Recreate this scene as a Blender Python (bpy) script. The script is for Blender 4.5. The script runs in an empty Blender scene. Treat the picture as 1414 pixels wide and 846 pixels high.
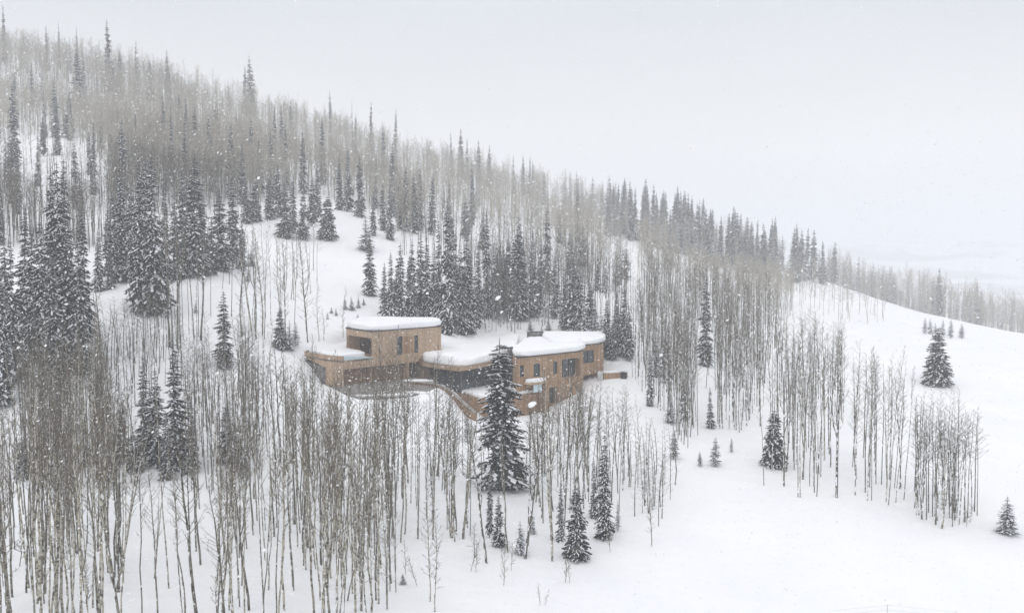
import bpy, bmesh, math, random
import numpy as np
from mathutils import Vector, Matrix

random.seed(7)
rng = np.random.default_rng(11)
SC = bpy.context.scene
COL = SC.collection

# ------------------------------------------------------------------ camera
S = 1.2                       # metres per survey unit
F_PX, HORIZON, CX, CY = 1400.0, 340.0, 707.0, 423.0
PITCH = math.atan((CY - HORIZON) / F_PX)
cam_d = bpy.data.cameras.new('camera')
cam_d.sensor_fit = 'HORIZONTAL'
cam_d.angle = 2 * math.atan(CX / F_PX)
cam_d.clip_start = 0.5
cam_d.clip_end = 20000
cam = bpy.data.objects.new('camera', cam_d)
COL.objects.link(cam)
cam.location = (0, 0, 0)
cam.rotation_euler = (math.pi / 2 - PITCH, 0, 0)
SC.camera = cam

# ------------------------------------------------------------------ sky, sun, exposure
SUN_EL, SUN_AZ = math.radians(46), math.radians(205)
w = bpy.data.worlds.new('World')
SC.world = w
w.use_nodes = True
nt = w.node_tree
nt.nodes.clear()
N, L = nt.nodes, nt.links
out = N.new('ShaderNodeOutputWorld')
bg = N.new('ShaderNodeBackground')
bg.inputs['Strength'].default_value = 0.1
sky = N.new('ShaderNodeTexSky')
sky.sky_type = 'NISHITA'
sky.sun_disc = False
sky.sun_elevation = SUN_EL
sky.sun_rotation = SUN_AZ
sky.air_density = 1.0
sky.dust_density = 3.0
tc = N.new('ShaderNodeTexCoord')
sep = N.new('ShaderNodeSeparateXYZ')
L.new(tc.outputs['Generated'], sep.inputs[0])
ramp = N.new('ShaderNodeValToRGB')          # overcast cloud: dimmer at the horizon, brighter overhead
cr = ramp.color_ramp
cr.elements[0].position = 0.0
cr.elements[0].color = (0.735, 0.742, 0.755, 1)
cr.elements[1].position = 1.0
cr.elements[1].color = (1.0, 1.0, 1.02, 1)
e = cr.elements.new(0.09); e.color = (0.785, 0.785, 0.788, 1)
e = cr.elements.new(0.22); e.color = (0.64, 0.67, 0.70, 1)
e = cr.elements.new(0.5); e.color = (0.95, 0.97, 1.0, 1)
L.new(sep.outputs['Z'], ramp.inputs['Fac'])
nz = N.new('ShaderNodeTexNoise')            # soft cloud structure
nz.inputs['Scale'].default_value = 2.2
nz.inputs['Detail'].default_value = 4
mp = N.new('ShaderNodeMapping')
mp.inputs['Scale'].default_value = (1, 1, 3)
L.new(tc.outputs['Generated'], mp.inputs[0])
L.new(mp.outputs[0], nz.inputs['Vector'])
mr = N.new('ShaderNodeMapRange')
mr.inputs['From Min'].default_value = 0.3
mr.inputs['From Max'].default_value = 0.7
mr.inputs['To Min'].default_value = 9.5
mr.inputs['To Max'].default_value = 10.6
L.new(nz.outputs['Fac'], mr.inputs['Value'])
vm = N.new('ShaderNodeVectorMath'); vm.operation = 'SCALE'
L.new(ramp.outputs['Color'], vm.inputs[0])
L.new(mr.outputs[0], vm.inputs['Scale'])
mix = N.new('ShaderNodeMixRGB')
mix.inputs['Fac'].default_value = 0.93
L.new(sky.outputs[0], mix.inputs[1])
L.new(vm.outputs[0], mix.inputs[2])
L.new(mix.outputs[0], bg.inputs['Color'])
L.new(bg.outputs[0], out.inputs['Surface'])

sun_d = bpy.data.lights.new('sun', 'SUN')
sun_d.energy = 0.55
sun_d.angle = math.radians(40)
sun_d.color = (1.0, 0.965, 0.92)
sun = bpy.data.objects.new('sun', sun_d)
COL.objects.link(sun)
sdir = Vector((math.sin(SUN_AZ) * math.cos(SUN_EL), math.cos(SUN_AZ) * math.cos(SUN_EL), math.sin(SUN_EL)))
sun.rotation_euler = (-sdir).to_track_quat('-Z', 'Y').to_euler()

SC.view_settings.view_transform = 'Standard'
SC.view_settings.look = 'None'
SC.view_settings.exposure = 0.19
SC.view_settings.gamma = 1
SC.view_settings.use_curve_mapping = False
SC.render.engine = 'CYCLES'
cy = SC.cycles
cy.max_bounces = 5
cy.diffuse_bounces = 3
cy.volume_bounces = 2
cy.transparent_max_bounces = 4
cy.use_denoising = True
cy.use_adaptive_sampling = False
cy.sample_clamp_indirect = 4

# ------------------------------------------------------------------ survey helpers
cp, sp_ = math.cos(PITCH), math.sin(PITCH)


def ray(px, py):
    a, b = (px - CX) / F_PX, (CY - py) / F_PX
    return np.stack([a + 0 * b, cp + b * sp_ + 0 * a, -sp_ + b * cp + 0 * a], -1)


def at_depth(px, py, d):
    r = ray(np.float64(px), np.float64(py))
    return r / r[1] * d * S


def at_z(px, py, z):
    r = ray(np.float64(px), np.float64(py))
    return r * (z / r[2])


def project(P):
    P = np.asarray(P, float)
    f = P[..., 1] * cp - P[..., 2] * sp_
    u = P[..., 1] * sp_ + P[..., 2] * cp
    return CX + F_PX * P[..., 0] / f, CY - F_PX * u / f


def tag(o, label=None, cat=None, group=None, kind=None):
    if label: o['label'] = label
    if cat: o['category'] = cat
    if group: o['group'] = group
    if kind: o['kind'] = kind
    return o


def empty(name, loc=(0, 0, 0)):
    o = bpy.data.objects.new(name, None)
    o.empty_display_size = 0.3
    o.location = loc
    COL.objects.link(o)
    return o


def np_mesh(name, V, tris, mats, midx=None, smooth=False):
    me = bpy.data.meshes.new(name)
    V = np.asarray(V, np.float32)
    T = np.asarray(tris, np.int32)
    k = T.shape[1]
    me.vertices.add(len(V)); me.vertices.foreach_set('co', V.ravel())
    me.loops.add(T.size); me.loops.foreach_set('vertex_index', T.ravel())
    me.polygons.add(len(T))
    me.polygons.foreach_set('loop_start', np.arange(0, T.size, k, dtype=np.int32))
    me.polygons.foreach_set('loop_total', np.full(len(T), k, np.int32))
    for m in mats: me.materials.append(m)
    if midx is not None: me.polygons.foreach_set('material_index', np.asarray(midx, np.int32))
    me.polygons.foreach_set('use_smooth', np.full(len(T), bool(smooth)))
    me.update(calc_edges=True)
    me.validate()
    return me


def link(name, me, parent=None):
    o = bpy.data.objects.new(name, me)
    COL.objects.link(o)
    if parent is not None: o.parent = parent
    return o


def py_mesh(name, V, Fs, mats, midx=None, smooth=False):
    me = bpy.data.meshes.new(name)
    me.from_pydata([tuple(map(float, v)) for v in V], [], Fs)
    for m in mats: me.materials.append(m)
    for i, p in enumerate(me.polygons):
        if midx is not None: p.material_index = midx[i]
        p.use_smooth = smooth
    me.update()
    return me


# ------------------------------------------------------------------ materials
def new_mat(name, rough=0.8):
    m = bpy.data.materials.new(name)
    m.use_nodes = True
    b = m.node_tree.nodes['Principled BSDF']
    b.inputs['Roughness'].default_value = rough
    return m, m.node_tree.nodes, m.node_tree.links, b


def noise_mat(name, c1, c2, scale, rough=0.8, stretch=(1, 1, 1), bump=0.0, detail=4, lo=0.35, hi=0.65, coord='Object', objrand=0.0, spec=0.3):
    m, n, l, b = new_mat(name, rough)
    b.inputs['Specular IOR Level'].default_value = spec
    t = n.new('ShaderNodeTexCoord')
    mpn = n.new('ShaderNodeMapping')
    mpn.inputs['Scale'].default_value = stretch
    l.new(t.outputs[coord], mpn.inputs[0])
    z = n.new('ShaderNodeTexNoise')
    z.inputs['Scale'].default_value = scale
    z.inputs['Detail'].default_value = detail
    l.new(mpn.outputs[0], z.inputs['Vector'])
    r = n.new('ShaderNodeValToRGB')
    r.color_ramp.elements[0].position = lo
    r.color_ramp.elements[0].color = (*c1, 1)
    r.color_ramp.elements[1].position = hi
    r.color_ramp.elements[1].color = (*c2, 1)
    l.new(z.outputs['Fac'], r.inputs['Fac'])
    last = r.outputs['Color']
    if objrand:
        oi = n.new('ShaderNodeObjectInfo')
        q = n.new('ShaderNodeMapRange')
        q.inputs['To Min'].default_value = 1 - objrand
        q.inputs['To Max'].default_value = 1 + objrand
        l.new(oi.outputs['Random'], q.inputs['Value'])
        v = n.new('ShaderNodeVectorMath'); v.operation = 'SCALE'
        l.new(last, v.inputs[0]); l.new(q.outputs[0], v.inputs['Scale'])
        last = v.outputs[0]
    l.new(last, b.inputs['Base Color'])
    if bump:
        bp = n.new('ShaderNodeBump')
        bp.inputs['Strength'].default_value = bump
        bp.inputs['Distance'].default_value = 0.05
        l.new(z.outputs['Fac'], bp.inputs['Height'])
        l.new(bp.outputs[0], b.inputs['Normal'])
    return m


def snow_mat(name, scale=0.12, c1=(0.85, 0.862, 0.89), c2=(0.89, 0.895, 0.91), bump=0.5):
    m, n, l, b = new_mat(name, 0.75)
    b.inputs['Specular IOR Level'].default_value = 0.2
    t = n.new('ShaderNodeTexCoord')
    z = n.new('ShaderNodeTexNoise'); z.inputs['Scale'].default_value = scale; z.inputs['Detail'].default_value = 6
    l.new(t.outputs['Object'], z.inputs['Vector'])
    r = n.new('ShaderNodeValToRGB')
    r.color_ramp.elements[0].position = 0.35; r.color_ramp.elements[0].color = (*c1, 1)
    r.color_ramp.elements[1].position = 0.65; r.color_ramp.elements[1].color = (*c2, 1)
    l.new(z.outputs['Fac'], r.inputs['Fac'])
    l.new(r.outputs['Color'], b.inputs['Base Color'])
    z2 = n.new('ShaderNodeTexNoise'); z2.inputs['Scale'].default_value = 0.55; z2.inputs['Detail'].default_value = 5
    l.new(t.outputs['Object'], z2.inputs['Vector'])
    bp = n.new('ShaderNodeBump'); bp.inputs['Strength'].default_value = bump; bp.inputs['Distance'].default_value = 0.35
    l.new(z2.outputs['Fac'], bp.inputs['Height'])
    l.new(bp.outputs[0], b.inputs['Normal'])
    return m


def wood_mat(name, c1, c2, board=0.14, rough=0.7, dirx=(0.7, 0.7)):
    """vertical boards: each board its own tone, grain along z, dark joints"""
    m, n, l, b = new_mat(name, rough)
    b.inputs['Specular IOR Level'].default_value = 0.25
    t = n.new('ShaderNodeTexCoord')
    sx = n.new('ShaderNodeSeparateXYZ')
    l.new(t.outputs['Object'], sx.inputs[0])
    def math_(op, a, bb):
        q = n.new('ShaderNodeMath'); q.operation = op
        for i, v in enumerate((a, bb)):
            if isinstance(v, (int, float)): q.inputs[i].default_value = v
            elif v is not None: l.new(v, q.inputs[i])
        return q.outputs[0]
    u = math_('ADD', math_('MULTIPLY', sx.outputs['X'], dirx[0] / board), math_('MULTIPLY', sx.outputs['Y'], dirx[1] / board))
    fl = math_('FLOOR', u, None)
    fr = math_('FRACT', u, None)
    wn = n.new('ShaderNodeTexWhiteNoise'); wn.noise_dimensions = '1D'
    l.new(fl, wn.inputs['W'])
    cmb = n.new('ShaderNodeCombineXYZ')
    l.new(math_('MULTIPLY', u, 1.5), cmb.inputs[0]); l.new(math_('MULTIPLY', sx.outputs['Z'], 0.5), cmb.inputs[2]); l.new(wn.outputs['Value'], cmb.inputs[1])
    z = n.new('ShaderNodeTexNoise'); z.inputs['Scale'].default_value = 1.3; z.inputs['Detail'].default_value = 5
    l.new(cmb.outputs[0], z.inputs['Vector'])
    f = math_('ADD', math_('MULTIPLY', wn.outputs['Value'], 0.55), math_('MULTIPLY', z.outputs['Fac'], 0.5))
    r = n.new('ShaderNodeValToRGB')
    r.color_ramp.elements[0].position = 0.15; r.color_ramp.elements[0].color = (*c1, 1)
    r.color_ramp.elements[1].position = 0.9; r.color_ramp.elements[1].color = (*c2, 1)
    l.new(f, r.inputs['Fac'])
    g = n.new('ShaderNodeMixRGB'); g.blend_type = 'MULTIPLY'
    gap = math_('LESS_THAN', fr, 0.09)
    l.new(math_('MULTIPLY', gap, 0.6), g.inputs['Fac'])
    l.new(r.outputs['Color'], g.inputs[1]); g.inputs[2].default_value = (0.3, 0.27, 0.25, 1)
    l.new(g.outputs[0], b.inputs['Base Color'])
    return m


def plain(name, c, rough=0.5, metal=0.0):
    m, n, l, b = new_mat(name, rough)
    z = n.new('ShaderNodeTexNoise'); z.inputs['Scale'].default_value = 3
    r = n.new('ShaderNodeValToRGB')
    r.color_ramp.elements[0].color = (*[x * 0.8 for x in c], 1)
    r.color_ramp.elements[1].color = (*[min(1, x * 1.15) for x in c], 1)
    t = n.new('ShaderNodeTexCoord'); l.new(t.outputs['Object'], z.inputs['Vector'])
    l.new(z.outputs['Fac'], r.inputs['Fac']); l.new(r.outputs['Color'], b.inputs['Base Color'])
    b.inputs['Metallic'].default_value = metal
    return m


M = {}
M['snow'] = snow_mat('snow_ground')
M['roof_snow'] = snow_mat('snow_roof', 0.5, (0.87, 0.88, 0.91), (0.90, 0.91, 0.93), 0.2)
M['branch_snow'] = plain('snow_on_branches', (0.78, 0.80, 0.84), 0.8)
M['flake'], n_, l_, b_ = new_mat('snowflake', 1.0)
b_.inputs['Base Color'].default_value = (0.86, 0.865, 0.87, 1)
b_.inputs['Specular IOR Level'].default_value = 0.0
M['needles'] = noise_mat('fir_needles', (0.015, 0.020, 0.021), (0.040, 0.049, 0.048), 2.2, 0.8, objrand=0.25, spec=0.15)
M['hazed_needles'] = noise_mat('hazed_fir_needles', (0.060, 0.070, 0.074), (0.125, 0.138, 0.142), 1.2, 0.8, objrand=0.2, spec=0.15)  # lighter needles for far firs: distance haze put into the colour
M['fir_bark'] = noise_mat('fir_bark', (0.05, 0.042, 0.036), (0.12, 0.10, 0.085), 5, 0.9, (1, 1, 0.3))
M['aspen_bark'] = noise_mat('aspen_bark', (0.045, 0.039, 0.032), (0.31, 0.29, 0.235), 3.2, 0.85, (1.0, 1.0, 1.2), lo=0.38, hi=0.53, objrand=0.55)


def plaster(m, amount=0.5):
    """wind-driven snow stuck on one side of the bark"""
    n, l = m.node_tree.nodes, m.node_tree.links
    b = n['Principled BSDF']
    src = b.inputs['Base Color'].links[0].from_socket
    g = n.new('ShaderNodeNewGeometry')
    d = n.new('ShaderNodeVectorMath'); d.operation = 'DOT_PRODUCT'
    d.inputs[1].default_value = (-0.8, -0.55, 0.2)
    l.new(g.outputs['Normal'], d.inputs[0])
    z = n.new('ShaderNodeTexNoise'); z.inputs['Scale'].default_value = 2.2; z.inputs['Detail'].default_value = 5
    l.new(g.outputs['Position'], z.inputs['Vector'])
    a_ = n.new('ShaderNodeMath'); a_.operation = 'MULTIPLY_ADD'; a_.inputs[1].default_value = 0.45
    l.new(d.outputs['Value'], a_.inputs[0]); l.new(z.outputs['Fac'], a_.inputs[2])
    t = n.new('ShaderNodeMath'); t.operation = 'GREATER_THAN'; t.inputs[1].default_value = 1.0 - amount * .3
    l.new(a_.outputs[0], t.inputs[0])
    x = n.new('ShaderNodeMixRGB'); x.inputs[2].default_value = (0.80, 0.82, 0.85, 1)
    l.new(t.outputs[0], x.inputs['Fac']); l.new(src, x.inputs[1]); l.new(x.outputs[0], b.inputs['Base Color'])


plaster(M['aspen_bark'], 0.2)
M['twig'] = noise_mat('aspen_twig', (0.085, 0.07, 0.052), (0.165, 0.14, 0.105), 2, 0.85, objrand=0.15)
M['hazed_bark'] = noise_mat('hazed_aspen_bark', (0.22, 0.21, 0.185), (0.46, 0.44, 0.38), 2.0, 0.85)  # paler bark for far aspens, haze painted into its tone
M['hazed_twig'] = noise_mat('hazed_aspen_twig', (0.30, 0.275, 0.235), (0.48, 0.45, 0.39), 1.5, 0.85)  # far twigs likewise lightened, the haze is in the colour
M['wood_pale'] = wood_mat('cladding_pale', (0.34, 0.24, 0.16), (0.53, 0.39, 0.275))
M['wood_orange'] = wood_mat('cladding_orange', (0.25, 0.155, 0.088), (0.44, 0.285, 0.17))
M['wood_brown'] = wood_mat('cladding_brown', (0.15, 0.095, 0.06), (0.27, 0.175, 0.115), 0.2)
M['wood_deck'] = wood_mat('deck_boards', (0.20, 0.12, 0.07), (0.36, 0.225, 0.13), 0.16)
M['slats'] = wood_mat('dark_slats', (0.05, 0.037, 0.03), (0.13, 0.095, 0.07), 0.25)
M['stone'] = noise_mat('dark_stone', (0.06, 0.058, 0.056), (0.22, 0.21, 0.20), 1.6, 0.9, bump=0.6, detail=8)
M['concrete'] = noise_mat('concrete', (0.20, 0.19, 0.175), (0.34, 0.32, 0.29), 1.2, 0.85, detail=6)
M['driveway'] = noise_mat('driveway_gravel', (0.10, 0.092, 0.085), (0.30, 0.285, 0.27), 1.3, 0.95, detail=9)
M['metal'] = plain('dark_metal', (0.035, 0.035, 0.038), 0.45, 0.6)
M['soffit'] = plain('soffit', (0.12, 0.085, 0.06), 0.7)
M['column'] = plain('pale_column', (0.55, 0.55, 0.55), 0.7)
M['interior'] = plain('dark_interior', (0.03, 0.028, 0.026), 0.8)
mg, n_, l_, b_ = new_mat('window_glass', 0.06)
b_.inputs['Base Color'].default_value = (0.035, 0.055, 0.065, 1)
b_.inputs['Specular IOR Level'].default_value = 0.7
M['glass'] = mg
mg, n_, l_, b_ = new_mat('blue_rail_and_shade', 0.15)  # glass of the balcony rail; on the terrace edge it paints snow shading
b_.inputs['Base Color'].default_value = (0.52, 0.64, 0.67, 1)
M['rail_or_shade_blue'] = mg

# ------------------------------------------------------------------ terrain
ctrl = []
for a in [(-250, 900, 48), (0, 900, 49), (300, 900, 50), (600, 900, 52), (0, 846, 56), (300, 846, 57), (600, 846, 59), (900, 846, 63), (1200, 846, 67), (1414, 846, 69), (1650, 846, 70),
          (0, 720, 70), (150, 720, 71), (300, 740, 70), (450, 740, 70), (600, 740, 72), (750, 740, 74), (900, 740, 76), (1050, 740, 78), (1200, 740, 78), (1414, 740, 79),
          (0, 640, 80), (180, 650, 80), (350, 640, 82), (500, 650, 86), (650, 660, 87), (800, 660, 88), (950, 640, 92), (1100, 660, 90), (1250, 660, 92), (1414, 660, 96),
          (0, 560, 88), (200, 560, 92), (380, 560, 97), (440, 542, 101), (494, 553, 99.5), (575, 549, 102.5), (520, 600, 93), (600, 600, 96), (640, 578, 105), (700, 578, 108), (760, 576, 110), (830, 540, 116), (900, 560, 112), (1000, 560, 112), (1100, 575, 114), (1200, 570, 120), (1300, 540, 136), (1414, 560, 135),
          (0, 480, 95), (130, 470, 103), (250, 480, 106), (380, 485, 112), (412, 502, 111), (436, 480, 118), (845, 529, 121.5), (850, 502, 130), (880, 520, 125), (950, 500, 140), (1000, 480, 150), (1080, 450, 200), (1150, 470, 190), (1200, 480, 185), (1300, 500, 155), (1414, 500, 165),
          (500, 450, 130), (600, 453, 132), (650, 472, 142), (730, 464, 143), (800, 463, 140), (842, 475, 136),
          (0, 400, 115), (160, 420, 115), (200, 390, 125), (300, 385, 128), (300, 330, 150), (400, 420, 135), (440, 400, 142), (500, 405, 142), (450, 330, 170), (400, 330, 168), (500, 300, 190), (560, 345, 175), (600, 420, 150), (700, 420, 157), (700, 370, 185), (800, 380, 190), (850, 400, 185), (870, 345, 250), (830, 350, 235), (930, 370, 260), (950, 400, 215), (1000, 380, 265), (1050, 400, 270), (1100, 410, 275), (1150, 420, 265), (1100, 430, 230), (1200, 430, 275), (1290, 463, 250), (1414, 472, 270),
          (0, 300, 150), (100, 300, 155), (0, 200, 215), (100, 200, 215), (200, 220, 205), (200, 300, 165), (300, 250, 200), (400, 270, 205), (500, 260, 235), (600, 320, 215), (600, 270, 290), (700, 310, 270), (800, 330, 300), (300, 200, 260), (450, 230, 280), (100, 130, 290), (200, 150, 300), (0, 130, 280),
          (-250, 400, 115), (-250, 200, 215), (-250, 700, 70), (-250, 560, 88), (1700, 500, 165), (1700, 700, 90), (1700, 480, 300)]:
    ctrl.append(at_depth(*a))
ridge = [(-250, 30, 320), (0, 85, 330), (100, 98, 335), (200, 118, 340), (300, 146, 350), (400, 178, 360), (500, 212, 370), (600, 236, 385), (700, 260, 400), (800, 287, 410), (900, 312, 400), (1000, 340, 390), (1100, 375, 380), (1140, 392, 378),
         (1180, 402, 360), (1250, 427, 340), (1300, 439, 330), (1414, 463, 320), (1650, 490, 320)]
for a in ridge:
    p = at_depth(*a)
    ctrl.append(p)
    right = a[0] > 1150
    ctrl.append(np.array([p[0] * 1.25, p[1] + 90 * S, p[2] - (14 if right else 12)]))
    ctrl.append(np.array([p[0] * 1.6, p[1] + 260 * S, p[2] - 60]))
for x, y, z in [(-18, 112, -16.6), (-10, 114, -17), (0, 116, -18.9), (4, 116, -18.9), (-5, 122, -17), (-16, 117, -15), (-12, 121, -14),
                (-60, 25, -19.5), (-30, 25, -20.5), (0, 25, -22), (40, 25, -25), (80, 25, -27), (-60, -60, -22), (0, -60, -24), (80, -60, -29)]:
    ctrl.append(np.array([x, y, z]) * S)
ctrl = np.array(ctrl)
MQ = 9.0


def phi(r2): return np.sqrt(r2 + MQ * MQ)


d2 = ((ctrl[:, None, :2] - ctrl[None, :, :2]) ** 2).sum(-1)
n = len(ctrl)
A = np.zeros((n + 3, n + 3))
A[:n, :n] = phi(d2) - np.eye(n) * 1.5
P1 = np.c_[np.ones(n), ctrl[:, :2] / 100]
A[:n, n:] = P1
A[n:, :n] = P1.T
WT = np.linalg.solve(A, np.r_[ctrl[:, 2], 0, 0, 0])


def raw_h(x, y):
    x = np.asarray(x, float); y = np.asarray(y, float)
    shp = x.shape
    x = x.ravel(); y = y.ravel()
    o = np.empty(len(x))
    for i in range(0, len(x), 20000):
        q = slice(i, i + 20000)
        r2 = (x[q, None] - ctrl[None, :, 0]) ** 2 + (y[q, None] - ctrl[None, :, 1]) ** 2
        o[q] = phi(r2) @ WT[:n] + WT[n] + WT[n + 1] * x[q] / 100 + WT[n + 2] * y[q] / 100
    return o.reshape(shp)


def vnoise(x, y, seed):
    r = np.random.default_rng(seed)
    t = r.random((256, 256))
    xi = np.floor(x).astype(int); yi = np.floor(y).astype(int)
    fx = x - xi; fy = y - yi
    fx = fx * fx * (3 - 2 * fx); fy = fy * fy * (3 - 2 * fy)
    g = lambda a, b: t[a % 256, b % 256]
    return (g(xi, yi) * (1 - fx) + g(xi + 1, yi) * fx) * (1 - fy) + (g(xi, yi + 1) * (1 - fx) + g(xi + 1, yi + 1) * fx) * fy - 0.5


STEP = 1.8
gx = np.arange(-380, 440, STEP)
gy = np.arange(-40, 760, STEP)
GX, GY = np.meshgrid(gx, gy, indexing='ij')
core = raw_h(GX, GY)
bump = 0.9 * vnoise(GX / 17, GY / 17, 1) + 0.42 * vnoise(GX / 6.5, GY / 6.5, 2) + 0.16 * vnoise(GX / 2.9, GY / 2.9, 5)
bump = bump + 0.55 * np.abs(vnoise(GX / 11 + GY / 40, GY / 34 - GX / 60, 6)) + 0.22 * vnoise(GX / 4.2 + GY / 15, GY / 13 - GX / 30, 7)
bump = bump * np.clip((np.hypot(GX, GY - 116 * S) - 26) / 25, 0.12, 1)
core = core + bump


DRIVE_PX = ((449, 531), (462, 536), (478, 545), (494, 550), (520, 551), (548, 549), (572, 546), (600, 536), (604, 531), (585, 522), (565, 515), (540, 505), (480, 508))
DRIVE = [at_z(a, b, -15.05 * S) for a, b in DRIVE_PX]


def poly_dist(x, y, poly):
    d = np.full(x.shape, 1e9); ins = np.zeros(x.shape, bool)
    for i in range(len(poly)):
        ax, ay = poly[i][0], poly[i][1]; bx, by = poly[(i + 1) % len(poly)][0], poly[(i + 1) % len(poly)][1]
        t = np.clip(((x - ax) * (bx - ax) + (y - ay) * (by - ay)) / ((bx - ax) ** 2 + (by - ay) ** 2), 0, 1)
        d = np.minimum(d, np.hypot(x - ax - t * (bx - ax), y - ay - t * (by - ay)))
        c = ((ay > y) != (by > y)) & (x < (bx - ax) * (y - ay) / (by - ay + 1e-12) + ax)
        ins ^= c
    return np.where(ins, -d, d)


dd_ = poly_dist(GX, GY, DRIVE)
tb = np.clip((dd_ - 0.6) / 5.0, 0, 1); tb = tb * tb * (3 - 2 * tb)
front = (GX * 0.0 + 1) * ((GY < 112 * S) | (dd_ < 0.5))
core = np.where(front > 0, core * tb + (-15.05 * S - 0.07) * (1 - tb), core)


def height(x, y):
    x = np.clip(np.asarray(x, float), gx[0], gx[-2]); y = np.clip(np.asarray(y, float), gy[0], gy[-2])
    fx = (x - gx[0]) / STEP; fy = (y - gy[0]) / STEP
    i = np.clip(fx.astype(int), 0, len(gx) - 2); j = np.clip(fy.astype(int), 0, len(gy) - 2)
    fx = fx - i; fy = fy - j
    return (core[i, j] * (1 - fx) + core[i + 1, j] * fx) * (1 - fy) + (core[i, j + 1] * (1 - fx) + core[i + 1, j + 1] * fx) * fy


def ground_hit(px, py):
    """where the sight line of a survey pixel first meets the ground (nan if it never does)"""
    r = ray(np.asarray(px, float), np.asarray(py, float))
    r = r / r[..., 1:2]
    ds = np.arange(36, 620, 1.0)
    Pn = np.full(r.shape, np.nan)
    for k in range(0, len(r), 400):
        rr = r[k:k + 400]
        X = rr[:, 0:1] * ds; Z = rr[:, 2:3] * ds
        Y = np.broadcast_to(ds, X.shape)
        below = Z < height(X, Y)
        hit = below.any(1)
        idx = below.argmax(1)
        for q in np.nonzero(hit)[0]:
            d = ds[idx[q]] - 0.5
            Pn[k + q] = rr[q] * d
            Pn[k + q, 2] = height(Pn[k + q, 0], Pn[k + q, 1])
    return Pn


far = np.array([20, 60, 130, 250, 450, 800, 1400, 2400, 4000.])
xs = np.r_[(gx[0] - far)[::-1], gx, gx[-1] + far]
ys = np.r_[(gy[0] - far)[::-1], gy, gy[-1] + far]
XX, YY = np.meshgrid(xs, ys, indexing='ij')
outd = np.maximum(0, np.maximum(np.maximum(gx[0] - XX, XX - gx[-1]), np.maximum(gy[0] - YY, YY - gy[-1])))
ZZ = height(XX, YY)
tt = np.clip(outd / 700, 0, 1); tt = tt * tt * (3 - 2 * tt)
behind = YY < 0
ZZ = ZZ * (1 - tt) + tt * np.where(behind, -30, -75)
V = np.c_[XX.ravel(), YY.ravel(), ZZ.ravel()]
nx, ny = XX.shape
I = np.arange(nx * ny).reshape(nx, ny)
Q = np.c_[I[:-1, :-1].ravel(), I[1:, :-1].ravel(), I[1:, 1:].ravel(), I[:-1, 1:].ravel()]
tag(link('snow_ground', np_mesh('snow_ground', V, Q, [M['snow']], smooth=True)), kind='structure')

# far mountains across the valley, almost lost in the snowfall
hx = np.arange(-600, 3200, 40.0); hy = np.arange(1500, 3000, 40.0)
HX, HY = np.meshgrid(hx, hy, indexing='ij')
prof = np.clip((HY - 1500) / 900, 0, 1)
HZ = -75 + prof * (70 + 60 * vnoise(HX / 420, HY / 420, 21) + 50 * vnoise(HX / 170, HY / 170, 22) + 20 * vnoise(HX / 80, HY / 80, 23)) - 4
V = np.c_[HX.ravel(), HY.ravel(), HZ.ravel()]
nx, ny = HX.shape
I = np.arange(nx * ny).reshape(nx, ny)
Q = np.c_[I[:-1, :-1].ravel(), I[1:, :-1].ravel(), I[1:, 1:].ravel(), I[:-1, 1:].ravel()]
M['far_hill'] = noise_mat('far_hill_snow_and_woods', (0.40, 0.42, 0.43), (0.75, 0.77, 0.80), 0.006, 0.9, lo=0.42, hi=0.52, detail=8)
tag(link('hills', np_mesh('hills', V, Q, [M['far_hill']], smooth=True)), kind='structure')

# haze: the falling snow greys everything far away
def box_mesh(name, lo, hi, mats):
    (a, b, c), (d, e, f) = lo, hi
    V = [(a, b, c), (d, b, c), (d, e, c), (a, e, c), (a, b, f), (d, b, f), (d, e, f), (a, e, f)]
    return py_mesh(name, V, [(0, 3, 2, 1), (4, 5, 6, 7), (0, 1, 5, 4), (1, 2, 6, 5), (2, 3, 7, 6), (3, 0, 4, 7)], mats)


HAZE = 0.00092
mh = bpy.data.materials.new('haze')
mh.use_nodes = True
mh.node_tree.nodes.clear()
o_ = mh.node_tree.nodes.new('ShaderNodeOutputMaterial')
v_ = mh.node_tree.nodes.new('ShaderNodeVolumePrincipled')
v_.inputs['Color'].default_value = (0.96, 0.975, 1.0, 1)
v_.inputs['Density'].default_value = HAZE
v_.inputs['Anisotropy'].default_value = 0.2
mh.node_tree.links.new(v_.outputs[0], o_.inputs['Volume'])
zlo = float(min(ZZ.min(), HZ.min())) - 1.0
tag(link('haze', box_mesh('haze', (-4600, -4200, zlo), (4700, 4900, 125), [mh])), kind='stuff')

# ------------------------------------------------------------------ the house
house = empty('house', tuple(at_depth(600, 555, 112)))
tag(house, 'timber clad modern house with thick snow on its flat roofs, alone on the hillside', 'house')
H0 = np.array(house.location)


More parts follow.
